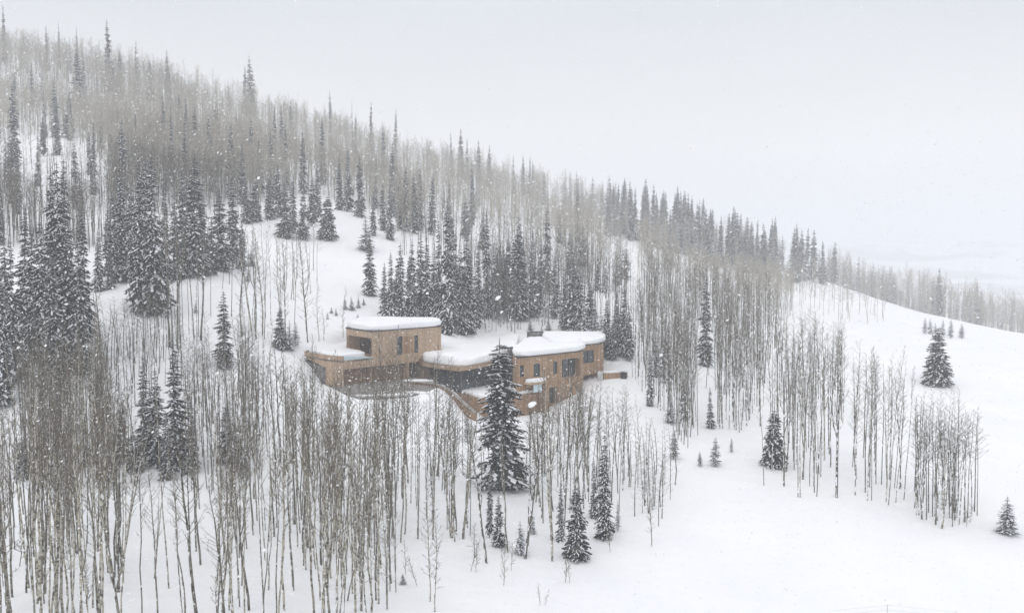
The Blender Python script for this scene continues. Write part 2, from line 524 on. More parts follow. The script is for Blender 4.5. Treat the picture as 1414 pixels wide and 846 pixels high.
class Mesh:
    def __init__(s): s.V, s.F = [], []

    def poly(s, pts):
        b = len(s.V); s.V += [tuple(map(float, p)) for p in pts]; s.F.append(tuple(range(b, b + len(pts))))

    def prism(s, xy, z0, z1):
        n = len(xy); b = len(s.V)
        s.V += [(p[0], p[1], z0) for p in xy] + [(p[0], p[1], z1) for p in xy]
        s.F.append(tuple(range(b + n - 1, b - 1, -1))); s.F.append(tuple(range(b + n, b + 2 * n)))
        for i in range(n):
            j = (i + 1) % n
            s.F.append((b + i, b + j, b + n + j, b + n + i))

    def bar(s, a, b, w_, h_):
        """box beam between two points, w_ wide across, h_ high"""
        a = np.array(a, float); b = np.array(b, float)
        d = b - a; d /= np.linalg.norm(d)
        up = np.array([0, 0, 1.0]) if abs(d[2]) < 0.9 else np.array([0, 1.0, 0])
        x = np.cross(d, up); x /= np.linalg.norm(x); u = np.cross(x, d)
        k = len(s.V)
        for p in (a, b):
            for sx, su in ((-1, -1), (1, -1), (1, 1), (-1, 1)):
                s.V.append(tuple(p + x * sx * w_ / 2 + u * su * h_ / 2))
        s.F += [(k, k + 1, k + 2, k + 3), (k + 7, k + 6, k + 5, k + 4)] + [(k + i, k + 4 + i, k + 4 + (i + 1) % 4, k + (i + 1) % 4) for i in range(4)]

    def build(s, name, mats, parent=house, smooth=False, origin=None):
        o0 = H0 if origin is None else np.array(origin)
        if not isinstance(mats, list): mats = [mats]
        me = py_mesh(name, [np.array(v) - o0 for v in s.V], s.F, mats, smooth=smooth)
        bm = bmesh.new(); bm.from_mesh(me)
        bmesh.ops.recalc_face_normals(bm, faces=bm.faces)
        bm.to_mesh(me); bm.free()
        o = link(name, me, parent)
        if parent is None: o.location = o0
        elif parent is not house and origin is None:
            pass
        return o


def facade_hit(p0, p1, px, py):
    p0 = np.array(p0[:2]); d = np.array(p1[:2]) - p0
    r = ray(np.float64(px), np.float64(py))
    Lw = np.linalg.norm(d); d = d / Lw
    # p0 + u d = t r_xy
    t, u = np.linalg.solve(np.array([[r[0], -d[0]], [r[1], -d[1]]]), p0)
    return u, r[2] * t


def facade(mesh, p0, p1, z0, z1, holes=(), depth=0.3):
    """wall sheet with openings and their reveals; holes are (u0, u1, za, zb, depth)"""
    p0 = np.array(p0[:2]); d = np.array(p1[:2]) - p0
    Lw = np.linalg.norm(d); d /= Lw
    nrm = np.array([d[1], -d[0]])
    us = sorted({0, Lw, *[h[0] for h in holes], *[h[1] for h in holes]})
    zs = sorted({z0, z1, *[h[2] for h in holes], *[h[3] for h in holes]})
    P = lambda u, z, q=0.0: (*(p0 + d * u - nrm * q), z)
    for a, b in zip(us[:-1], us[1:]):
        for c, e_ in zip(zs[:-1], zs[1:]):
            um, zm = (a + b) / 2, (c + e_) / 2
            if any(h[0] < um < h[1] and h[2] < zm < h[3] for h in holes): continue
            mesh.poly([P(a, c), P(b, c), P(b, e_), P(a, e_)])
    for h in holes:
        a, b, c, e_ = h[:4]; q = h[4] if len(h) > 4 else depth
        mesh.poly([P(a, c), P(a, e_), P(a, e_, q), P(a, c, q)])
        mesh.poly([P(b, c), P(b, c, q), P(b, e_, q), P(b, e_)])
        mesh.poly([P(a, e_), P(b, e_), P(b, e_, q), P(a, e_, q)])
        mesh.poly([P(a, c), P(a, c, q), P(b, c, q), P(b, c)])
    return P


def window(p0, p1, hole, name='window', mullions=1, rails=0, fw=0.09, pane_mat='glass', frame_mat='metal', label=None):
    p0a = np.array(p0[:2]); d = np.array(p1[:2]) - p0a
    Lw = np.linalg.norm(d); d /= Lw
    nrm = np.array([d[1], -d[0]])
    a, b, c, e_ = hole[:4]; q = (hole[4] if len(hole) > 4 else 0.3) - 0.06
    P = lambda u, z, k=q: np.array([*(p0a + d * u - nrm * k), z])
    m = Mesh()
    for k in range(mullions + 1):
        u = a + (b - a) * k / mullions
        u = min(max(u, a + fw / 2), b - fw / 2)
        m.bar(P(u, c), P(u, e_), fw, 0.1)
    for k in range(rails + 2):
        z = c + (e_ - c) * k / (rails + 1)
        z = min(max(z, c + fw / 2), e_ - fw / 2)
        m.bar(P(a, z, q - 0.004), P(b, z, q - 0.004), 0.1, fw)
    fr = m.build(name, M[frame_mat])
    if label: fr['label'] = label
    m = Mesh()
    m.poly([P(a, c, q + 0.03), P(b, c, q + 0.03), P(b, e_, q + 0.03), P(a, e_, q + 0.03)])
    m.poly([P(a, c, q + 0.05), P(a, e_, q + 0.05), P(b, e_, q + 0.05), P(b, c, q + 0.05)])
    m.build('pane', M[pane_mat], fr)
    return fr


def snow_cap(poly, z, thick, parent, name='roof_snow', over=0.22, mat='roof_snow', rounds=2, origin=None, hump=0.15, seed=3, drift=None):
    P = [np.array(p[:2]) for p in poly]
    for it in range(rounds):                       # soften corners
        Q = []
        for i in range(len(P)):
            a, b, c = P[i - 1], P[i], P[(i + 1) % len(P)]
            r1 = min(0.3, 0.9 / max(np.linalg.norm(a - b), .01)); r2 = min(0.3, 0.9 / max(np.linalg.norm(c - b), .01))
            Q += [b + (a - b) * r1, b + (c - b) * r2]
        P = Q
    D = []
    for i in range(len(P)):
        a, b = P[i], P[(i + 1) % len(P)]
        k = max(1, int(np.linalg.norm(b - a) / 0.5))
        D += [a + (b - a) * t / k for t in range(k)]
    P = np.array(D); n = len(P)
    tg = np.roll(P, -1, 0) - np.roll(P, 1, 0)
    nr = np.c_[tg[:, 1], -tg[:, 0]]; nr /= np.linalg.norm(nr, axis=1)[:, None]
    area = 0.5 * np.sum(P[:, 0] * np.roll(P[:, 1], -1) - P[:, 1] * np.roll(P[:, 0], -1))
    if area < 0: nr = -nr
    c = P.mean(0)
    ov = over * (1 + 0.9 * vnoise(P[:, 0] / 1.9, P[:, 1] / 1.9, seed))[:, None]
    rings = [(P - nr * 0.05, -0.01), (P + nr * ov * 0.7, -0.03), (P + nr * ov * 1.0, 0.2), (P + nr * ov * 1.0, 0.6), (P + nr * ov * 0.8, 0.84), (P + nr * ov * 0.2, 0.95)]
    dist = np.linalg.norm(P - c, axis=1)[:, None]
    for q, h in ((0.5, 0.99), (1.2, 1.0)):
        rings.append((P + (c - P) * np.minimum(q / dist, 0.5), h))
    for k in (0.55, 0.7, 0.85):
        rings.append((P + (c - P) * k, 1.0))
    V = []
    for q, h in rings:
        hh = z + thick * h + (hump * thick * 2.2 * vnoise(q[:, 0] / 2.6, q[:, 1] / 2.6, seed + 1) + 0.3 * hump * vnoise(q[:, 0] / 1.1, q[:, 1] / 1.1, seed + 2)) * min(1, max(0, h * 1.2 - 0.1))
        if drift is not None and h > .6: hh = hh + drift(q[:, 0], q[:, 1]) * (h if h > .9 else .4)
        V.append(np.c_[q, hh])
    V = np.concatenate(V)
    V = np.r_[V, [[c[0], c[1], V[-n:, 2].mean()]]]
    F = []
    for r in range(len(rings) - 1):
        for i in range(n):
            j = (i + 1) % n
            F.append((r * n + i, r * n + j, (r + 1) * n + j, (r + 1) * n + i))
    b = (len(rings) - 1) * n
    F += [(b + i, b + (i + 1) % n, len(V) - 1) for i in range(n)]
    F.append(tuple(range(n - 1, -1, -1)))
    m = Mesh(); m.V = [tuple(v) for v in V]; m.F = F
    return m.build(name, M[mat], parent, smooth=True, origin=origin)


U = S
zA, zB, zBf, zG, zC, zE, zF, zD = -9.44 * U, -11.8 * U, -12.28 * U, -15.05 * U, -13.2 * U, -12.4 * U, -12.0 * U, -16.4 * U
A0, A1, A2, A3, A4 = at_z(478, 453.5, zA), at_z(513.5, 458.4, zA), at_z(609, 451, zA), at_z(602, 445.5, zA), at_z(498, 445.5, zA)
dirF = (A2 - A1)[:2] / np.linalg.norm((A2 - A1)[:2])
nF = np.array([dirF[1], -dirF[0]])


def on_front(px):
    r = ray(np.float64(px), 500.0)
    t, u = np.linalg.solve(np.array([[r[0], -dirF[0]], [r[1], -dirF[1]]]), A1[:2])
    return A1[:2] + dirF * u


B2 = on_front(472.3)
B0, B1 = at_z(420.3, 485, zB), at_z(450, 489.8, zB)
B5 = at_depth(446, 480, 122)
LB = np.linalg.norm(A1[:2] - B2)

wall = Mesh()
# left block, front: garage level
gz1 = -13.27 * U
h_g1 = (0.25, LB - 0.001, zG - 0.3, gz1, 0.7)
facade(wall, B2, A1, zG - 0.3, zBf, [h_g1])
ua, _ = facade_hit(A1, A2, 561, 505)
ub, _ = facade_hit(A1, A2, 565, 505); uc, _ = facade_hit(A1, A2, 584, 505)
holesA = [(0.001, ua, zG - 0.3, gz1, 0.7), (ub, uc, zG - 0.3, gz1, 1.8)]
winA = []
for x0, y0, x1, y1 in ((548.4, 464.6, 556, 489.7), (572, 463, 577.7, 487)):
    u0, z1_ = facade_hit(A1, A2, x0, y0); u1, _ = facade_hit(A1, A2, x1, y0)
    _, z0_ = facade_hit(A1, A2, x0, y1)
    winA.append((u0, u1, z0_, z1_, 0.25))
facade(wall, A1, A2, zG - 0.3, zA, holesA + winA)
# left face of the upper storey with the loggia
LA = np.linalg.norm((A1 - A0)[:2])
_, zl = facade_hit(A0, A1, 480, 462.3)
log_h = (0.2, LA - 0.12, -12.25 * U, zl, 2.2)
facade(wall, A0, A1, -13.2 * U, zA, [log_h])
facade(wall, A2, A3, zG, zA); facade(wall, A3, A4, zG, zA); facade(wall, A4, A0, zG, zA)
# lower block: skewed left face, its foot stepping down the slope, then the return to the corner
wall.poly([(*B0[:2], zB), (*B1[:2], zB), (*B1[:2], -13.2 * U), (*B0[:2], -12.5 * U)])
facade(wall, B1, B2, zG - 0.6, zB)
facade(wall, B5, B0, -12.6 * U, zB)
# terrace parapet step at the corner and inner faces
wall.poly([(*B2, zB), (*B2, zBf), (*(B2 + dirF * 0.3 - nF * 0.0), zBf), (*(B2 + dirF * 0.3), zB)])
wob = wall.build('wall', M['wood_pale'])
# garage doors and entrance
pA = lambda u, q, z: (*(A1[:2] + dirF * u - nF * q), z)
total = LB + ua
for k in range(2):
    m = Mesh()
    g0 = -LB + 0.25 + (total - 0.25) * k / 2 + 0.06; g1 = -LB + 0.25 + (total - 0.25) * (k + 1) / 2 - 0.06
    m.poly([pA(g0, 0.62, zG - 0.3), pA(g1, 0.62, zG - 0.3), pA(g1, 0.62, gz1), pA(g0, 0.62, gz1)])
    m.poly([pA(g0, 0.70, zG - 0.3), pA(g0, 0.70, gz1), pA(g1, 0.70, gz1), pA(g1, 0.70, zG - 0.3)])
    m.build('garage_door', M['wood_brown'])
m = Mesh()
gm = -LB + 0.25 + (total - 0.25) / 2
m.prism([pA(gm - 0.055, 0.5, 0)[:2], pA(gm + 0.055, 0.5, 0)[:2], pA(gm + 0.055, 0.72, 0)[:2], pA(gm - 0.055, 0.72, 0)[:2]], zG - 0.3, gz1)
m.build('garage_pier', M['wood_brown'])
m = Mesh()
m.poly([pA(ub, 1.78, zG - 0.3), pA(uc, 1.78, zG - 0.3), pA(uc, 1.78, gz1), pA(ub, 1.78, gz1)])
m.build('entrance_door', M['slats'])
m = Mesh()
m.poly([pA(winA[0][1] + 0.12, -0.02, winA[0][2] + 0.1), pA(winA[1][0] - 0.1, -0.02, winA[1][2] + 0.1), pA(winA[1][0] - 0.1, -0.02, winA[1][3] - 0.05), pA(winA[0][1] + 0.12, -0.02, winA[0][3] - 0.05)])
m.build('wood_panel', M['wood_orange'])
for h in winA: window(A1, A2, h, label='tall narrow window in the upper storey')
lw = window(A0, A1, log_h, 'loggia_screen', mullions=3, rails=0, fw=0.16, pane_mat='slats', frame_mat='slats')
# roof of the upper block
m = Mesh()
cA = np.mean([p[:2] for p in (A0, A1, A2, A3, A4)], 0)
m.prism([p[:2] + (p[:2] - cA) * 0.012 for p in (A0, A1, A2, A3, A4)], zA + 0.01, zA + 0.16)
rf = m.build('roof', M['metal'])
snow_cap([A0, A1, A2 + [0.1, 0, 0], A3, A4], zA + 0.17, 0.62 * U, rf, over=0.1, rounds=3)
# terrace of the lower block
m = Mesh(); m.prism([B0[:2], B1[:2], B2, A1[:2], A0[:2], A4[:2] + [-1.5, 0], B5[:2]], zBf - 0.25, zBf + 0.0)
tr = m.build('terrace', M['concrete'])
snow_cap([B0[:2] + [0.35, 0.3], B1[:2] + [0.1, 0.35], B2 - nF * 0.35 + dirF * .1, A1[:2] - nF * 0.3 - dirF * .3, A0[:2], A4[:2] + [-1.5, 0], B5[:2] + [-1.0, 0.5]], zBf + 0.01, 0.56 * U, tr, over=0.0, rounds=2, seed=9)
m = Mesh()
m.poly([(*(B2 + nF * 0.0 + dirF * 0.3), zBf), (*A1[:2], zBf), (*A1[:2], zBf + 0.12), (*(B2 + dirF * 0.3), zBf + 0.5)])
m.poly([(*(B2 - nF * 0.04 + dirF * 0.3), zBf), (*(B2 - nF * 0.04 + dirF * 0.3), zBf + 0.5), (*(A1[:2] - nF * 0.04), zBf + 0.12), (*(A1[:2] - nF * 0.04), zBf)])
m.build('rail_or_shade_panel', M['rail_or_shade_blue'])  # bluish shading of the terrace snow, put into this panel's colour
# stone base below the lower block
m = Mesh()
s0 = at_depth(406, 499, 115.5); s1 = B1[:2] + np.array([-0.1, 0.25])
m.poly([(*s0[:2], -12.7 * U), (*s1, -13.1 * U), (*s1, zG - 0.6), (*s0[:2], zG - 0.6)])
m.poly([(*(s0[:2] + [0.1, 0.6]), -12.7 * U), (*(s1 + [0.1, 0.6]), -13.1 * U), (*s1, -13.1 * U), (*s0[:2], -12.7 * U)])
m.build('stone_base', M['stone'])

# right wing, living room: low roof with a bent fascia over deep glazing
C0, C1, C2, C3 = at_z(583, 498.5, zC), at_z(634, 505.6, zC), at_z(677, 498.3, zC), at_z(712, 493, zC)
C4, C5 = at_z(716, 470, zC), at_z(612, 474, zC)
polyC = [C0, C1, C2, C3, C4, C5]
m = Mesh(); m.prism([p[:2] for p in polyC], zC - 0.58 * U, zC)
fas = m.build('roof', M['wood_pale'])
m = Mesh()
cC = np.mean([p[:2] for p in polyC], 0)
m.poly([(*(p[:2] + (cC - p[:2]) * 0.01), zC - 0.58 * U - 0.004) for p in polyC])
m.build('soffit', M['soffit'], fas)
def driftC(x, y):
    d1 = np.hypot(x - Eb[0], y - Eb[1]); d2 = np.abs((x - Eb[0]) * (E3[1] - Eb[1]) - (y - Eb[1]) * (E3[0] - Eb[0])) / np.linalg.norm((E3 - Eb)[:2])
    ax = np.abs((x - A2[0]) * (A3[1] - A2[1]) - (y - A2[1]) * (A3[0] - A2[0])) / np.linalg.norm((A3 - A2)[:2])
    return .85 * np.exp(-(d2 / 3.2) ** 2) * U + .55 * np.exp(-(ax / 2.5) ** 2) * U


Eb, E3 = at_z(708, 488.6, zE), at_z(737, 467, zE)
snow_cap(polyC, zC + 0.01, 0.64 * U, fas, over=0.2, rounds=3, hump=0.3, seed=15, drift=driftC)
inC = lambda p, d: p[:2] + np.array([0.0, d]) + (cC - p[:2]) / np.linalg.norm(cC - p[:2]) * 0.8
G = [inC(C0, 1.5), inC(C1, 1.8), inC(C2, 1.8), inC(C3, 1.4)]
for a, b, mu in ((G[0], G[1], 5), (G[1], G[2], 4), (G[2], G[3], 3)):
    Lw = np.linalg.norm(b - a)
    window(a, b, (0, Lw, zD, zC - 0.58 * U - 0.01, 0.06), 'glazing', mullions=mu, rails=0, fw=0.12)
m = Mesh(); m.prism([G[0] + [0, 3.5], G[1] + [0, 3.5], G[2] + [0, 3.5], G[3] + [0, 3.5], C4[:2], C5[:2]], zD - 2, zC - 0.6 * U)
m.build('core_wall', M['interior'])
# entry wedge left of the fascia
m = Mesh()
wq = [on_front(579), C0[:2] + [0.1, -0.1], C0[:2] + [0.6, 1.2], on_front(579) - nF * 0.6]
m.prism(wq, zC - 0.42 * U, zC + 0.30 * U)
m.build('entry_canopy', M['wood_brown'])
# deck in front of the glazing
D0, D1, D2 = at_z(622, 538, zD), at_z(668, 551.5, zD), at_z(746, 541, zD)
m = Mesh(); m.prism([D0[:2], D1[:2], D2[:2], C3[:2] + [2, 2], C4[:2], C5[:2], C0[:2] + [-0.5, 2.0]], -20.0 * U, zD - 0.05)
dk = m.build('deck', M['wood_deck'])
snow_cap([D0[:2] + [.3, .6], D1[:2] + [0, .5], D2[:2] + [0, .5], G[3] + [0, -.1], G[2] + [0, -.1], G[1] + [0, -.1], G[0] + [0.8, -.1]], zD - 0.045, 0.32, dk, 'deck_snow', over=0.0, rounds=1, seed=30)

# right wing, tall block
E0, E1, Eb = at_z(715.6, 494.3, zE), at_z(803.5, 485, zE), at_z(708, 488.6, zE)
E3, E4 = at_z(737, 467, zE), at_z(813, 468, zE)
zEb = -19.4 * U
wall = Mesh()
holesE = []
specE = [(717.8, 504.5, 723.6, 520.5, .25), (737, 502.3, 746.3, 520, .25), (764, 499, 769.8, 516.3, .25), (776, 496.2, 801, 522.3, 1.1), (749, 536.5, 769, 559, 0.8)]
for x0, y0, x1, y1, q in specE:
    u0, z1_ = facade_hit(E0, E1, x0, y0); u1, _ = facade_hit(E0, E1, x1, y0); _, z0_ = facade_hit(E0, E1, x0, y1)
    holesE.append((u0, u1, z0_, z1_, q))
facade(wall, E0, E1, zEb, zE, holesE)
facade(wall, Eb, E0, zEb, zE); facade(wall, E1, E4, zEb, zE); facade(wall, E4, E3, zEb, zE); facade(wall, E3, Eb, zEb, zE)
wall.build('wall', M['wood_orange'])
for i, h in enumerate(holesE):
    if i < 3: window(E0, E1, h, label='narrow window beside the balcony' if i < 2 else None)
    elif i == 3: window(E0, E1, h, mullions=3, rails=0, label='wide recessed window in three panes')
    else: window(E0, E1, h, 'lower_door', mullions=2, rails=0)
m = Mesh()
cE = np.mean([p[:2] for p in (E0, E1, E4, E3, Eb)], 0)
m.prism([p[:2] + (p[:2] - cE) * 0.02 for p in (Eb, E0, E1, E4, E3)], zE + 0.01, zE + 0.17)
rf = m.build('roof', M['metal'])
snow_cap([Eb, E0, E1, E4, E3], zE + 0.18, 0.58 * U, rf, over=0.25, rounds=2, seed=40)
# end block, set back
F0, F1, F2, F3 = at_z(801, 477.6, zF), at_z(833.4, 474, zF), at_z(834, 465, zF), at_z(800, 465, zF)
wall = Mesh()
u0, z1_ = facade_hit(F0, F1, 805.5, 484.5); u1, _ = facade_hit(F0, F1, 819.8, 484.5); _, z0_ = facade_hit(F0, F1, 806, 501.5)
hF = (u0, u1, z0_, z1_, 0.2)
v0, y1_ = facade_hit(F0, F1, 805, 518.5); v1, _ = facade_hit(F0, F1, 824, 518.5)
hF2 = (v0, v1, -16.8 * U, y1_, 1.2)
facade(wall, F0, F1, -17 * U, zF, [hF, hF2])
facade(wall, F1, F2, -17 * U, zF); facade(wall, F2, F3, -17 * U, zF); facade(wall, F3, F0, -17 * U, zF)
wall.build('wall', M['wood_orange'])
window(F0, F1, hF, mullions=2, label='two-pane window in the end block')
window(F0, F1, hF2, 'undercroft_screen', mullions=3, pane_mat='slats', frame_mat='slats')
m = Mesh()
cF = np.mean([p[:2] for p in (F0, F1, F2, F3)], 0)
m.prism([p[:2] + (p[:2] - cF) * 0.04 for p in (F0, F1, F2, F3)], zF + 0.01, zF + 0.17)
rf = m.build('roof', M['metal'])
snow_cap([F0[:2] + [-4, 1.0], F0, F1, F2, F3[:2] + [-6, 0]], zF + 0.18, 0.6 * U, rf, over=0.25, rounds=2, seed=44)
# balcony on the tall block
dirE = (E1 - E0)[:2] / np.linalg.norm((E1 - E0)[:2]); nE = np.array([dirE[1], -dirE[0]])
pE = lambda u, q: E0[:2] + dirE * u + nE * q
ug0, _ = facade_hit(E0, E1, 726, 530); ug1, _ = facade_hit(E0, E1, 739.5, 530)
u0, zb = facade_hit(E0, E1, 722, 527); u1, _ = facade_hit(E0, E1, 745.5, 525)
m = Mesh(); m.prism([pE(u0, 0.01), pE(u1, 0.01), pE(u1, 1.6), pE(u0, 1.6)], zb - 0.3, zb)
bal = m.build('balcony', M['wood_pale'])
snow_cap([pE(u0, 0.05), pE(u1, 0.05), pE(u1, 1.6), pE(u0, 1.6)], zb, 0.4, bal, 'balcony_snow', over=0.03, rounds=1, seed=50)
m = Mesh()
m.prism([pE(ug0, 1.45), pE(ug1 - .3, 1.45), pE(ug1 - .3, 1.5), pE(ug0, 1.5)], zb - 1.35, zb - 0.35)
m.build('rail_or_shade_panel', M['rail_or_shade_blue'])
m = Mesh()
m.prism([pE(u1 - 0.7, 0.02), pE(u1 + 0.1, 0.02), pE(u1 + 0.1, 1.7), pE(u1 - 0.7, 1.7)], zEb, zb - 0.305)
m.build('balcony_pier', M['wood_orange'])
# chimneys
for (x0, x1, yt, dep, hh, dd) in ((730.5, 750, 459.3, 131, 1.6, 1.0), (703.5, 714.5, 481, 117.3, 1.5, 1.0)):
    a = at_depth(x0, yt, dep); b = at_depth(x1, yt, dep + 0.8)
    m = Mesh(); m.prism([a[:2], b[:2], b[:2] + [-.3, dd], a[:2] + [-.3, dd]], a[2] - hh, a[2])
    ch = m.build('chimney', M['stone'])
    m = Mesh(); g = 0.08
    m.prism([a[:2] + [-g, -g], b[:2] + [g, -g], b[:2] + [g - .3, dd + g], a[:2] + [-g - .3, dd + g]], a[2] + 0.004, a[2] + 0.1)
    m.build('chimney_cap', M['metal'], ch)

# garden wall and pale column at the right end
g0, g1 = at_depth(833, 528, 123.5), at_depth(866, 527, 124.5)
gw = empty('garden_wall', tuple(g0))
tag(gw, 'low brown timber garden wall right of the house, ending in a dark post', 'wall')
m = Mesh(); m.bar(np.array([*g0[:2], (-15.5 * U - 17.2 * U) / 2]), np.array([*g1[:2], (-15.5 * U - 17.2 * U) / 2]), 0.3, 1.7 * U)
m.build('wall_panel', M['wood_orange'], gw, origin=g0)
snow_cap([g0[:2] + [0, -.15], g1[:2] + [0, -.15], g1[:2] + [0, .3], g0[:2] + [0, .3]], -15.5 * U + 0.01, 0.3, gw, 'snow_cap', over=0.05, rounds=1, origin=g0)
m = Mesh(); p = at_depth(861, 527, 123.9); m.prism([p[:2] + [-.4, -.35], p[:2] + [.4, -.35], p[:2] + [.4, .35], p[:2] + [-.4, .35]], -17.2 * U, -15.4 * U)
m.build('post', M['metal'], gw, origin=g0)
m = Mesh(); p = at_depth(828.5, 527, 123.2); m.prism([p[:2] + [-.38, -.3], p[:2] + [.38, -.3], p[:2] + [.38, .3], p[:2] + [-.38, .3]], -17.2 * U, -15.25 * U)
m.build('column', M['column'])

# sloping parapet that runs down from the driveway
pts = [(560, 527.5, 111), (585, 528.5, 109.5), (604, 531, 108), (618, 537, 107), (640, 556, 104.8), (657, 570.5, 103)]
PP = [at_depth(*p) for p in pts]
sw = empty('stair_parapet', tuple(PP[2]))
tag(sw, 'tan timber stair parapet sloping downhill from the driveway towards the deck', 'parapet')
m = Mesh(); mc = Mesh(); ms = Mesh()
for a, b in zip(PP[:-1], PP[1:]):
    d = (b - a)[:2]; d = d / np.linalg.norm(d); q = np.array([d[1], -d[0]]) * 0.2
    A_, B_ = a[:2] + q, b[:2] + q; C_, D_ = b[:2] - q, a[:2] - q
    hgt = 1.25
    k = len(m.V)
    m.V += [(*A_, a[2] - hgt - 1.2), (*B_, b[2] - hgt - 1.2), (*C_, b[2] - hgt - 1.2), (*D_, a[2] - hgt - 1.2), (*A_, a[2]), (*B_, b[2]), (*C_, b[2]), (*D_, a[2])]
    m.F += [(k, k + 1, k + 5, k + 4), (k + 1, k + 2, k + 6, k + 5), (k + 2, k + 3, k + 7, k + 6), (k + 3, k, k + 4, k + 7), (k + 4, k + 5, k + 6, k + 7)]
    mc.bar(a + [0, 0, 0.06], b + [0, 0, 0.06], 0.5, 0.1)
m.build('side', M['wood_deck'], sw, origin=PP[2])
mc.build('cap', M['concrete'], sw, origin=PP[2])

# driveway in front of the garage
m = Mesh()
dv = [at_z(*p, zG) for p in ((449, 531), (462, 536), (478, 545), (494, 550), (520, 551), (548, 549), (572, 546), (600, 536), (604, 531), (585, 522), (565, 515))]
m.prism([p[:2] for p in dv] + [on_front(575) - nF, B2 - nF], zG - 0.5, zG + 0.004)
o = m.build('driveway', M['driveway'], None, origin=dv[0])
tag(o, kind='structure')
for i, (px, py, r1, r2) in enumerate(((505, 547, 1.1, 0.5), (543, 546.0, 2.0, 0.55), (571, 542.5, 1.6, 0.7), (577, 526, 1.9, 0.7))):
    c = at_z(px, py, zG)
    poly = [c[:2] + np.array([math.cos(t) * r1 * (1 + .25 * math.sin(3 * t + i)), math.sin(t) * r2]) for t in np.linspace(0, 2 * math.pi, 14, endpoint=False)]
    o = snow_cap(poly, zG - 0.2, 0.42, None, 'snow_pile', over=0.02, rounds=0, origin=c, seed=60 + i)
    tag(o, ['low ridge of ploughed snow along the front left edge of the driveway', 'low ridge of ploughed snow at the middle of the driveway front edge', 'snow heap at the right corner of the driveway', 'snow heap beside the entrance under the upper block'][i], 'snow pile', 'snow piles on the driveway')

# ------------------------------------------------------------------ tree shapes
class Tris:
    def __init__(s): s.V, s.F, s.M, s.n = [], [], [], 0

    def add(s, V, F, m):
        V = np.asarray(V, float); F = np.asarray(F, int)
        s.V.append(V); s.F.append(F + s.n); s.M.append(np.full(len(F), m)); s.n += len(V)

    def get(s):
        if not s.V: return np.zeros((0, 3)), np.zeros((0, 3), int), np.zeros(0, int)
        return np.concatenate(s.V), np.concatenate(s.F), np.concatenate(s.M)


def tube(T, pts, rad, sides, m=0, tip=True):
    pts = np.asarray(pts, float); rad = np.asarray(rad, float)
    k = len(pts)
    t = np.gradient(pts, axis=0); t /= np.linalg.norm(t, axis=1)[:, None] + 1e-9
    ref = np.array([1.0, 0, 0]) if abs(t[0][2]) > 0.8 else np.array([0, 0, 1.0])
    x = np.cross(t, ref); x /= np.linalg.norm(x, axis=1)[:, None] + 1e-9
    y = np.cross(t, x)
    a = np.linspace(0, 2 * np.pi, sides, endpoint=False)
    V = (pts[:, None] + rad[:, None, None] * (np.cos(a)[None, :, None] * x[:, None] + np.sin(a)[None, :, None] * y[:, None])).reshape(-1, 3)
    F = []
    for i in range(k - 1):
        for j in range(sides):
            p, q = i * sides + j, i * sides + (j + 1) % sides
            F += [(p, q, q + sides), (p, q + sides, p + sides)]
    T.add(V, F, m)


OCT = np.array([[1, 0, 0], [0, 1, 0], [-1, 0, 0], [0, -1, 0], [0, 0, 1], [0, 0, -1.]])
OCF = np.array([[0, 1, 4], [1, 2, 4], [2, 3, 4], [3, 0, 4], [1, 0, 5], [2, 1, 5], [3, 2, 5], [0, 3, 5]])


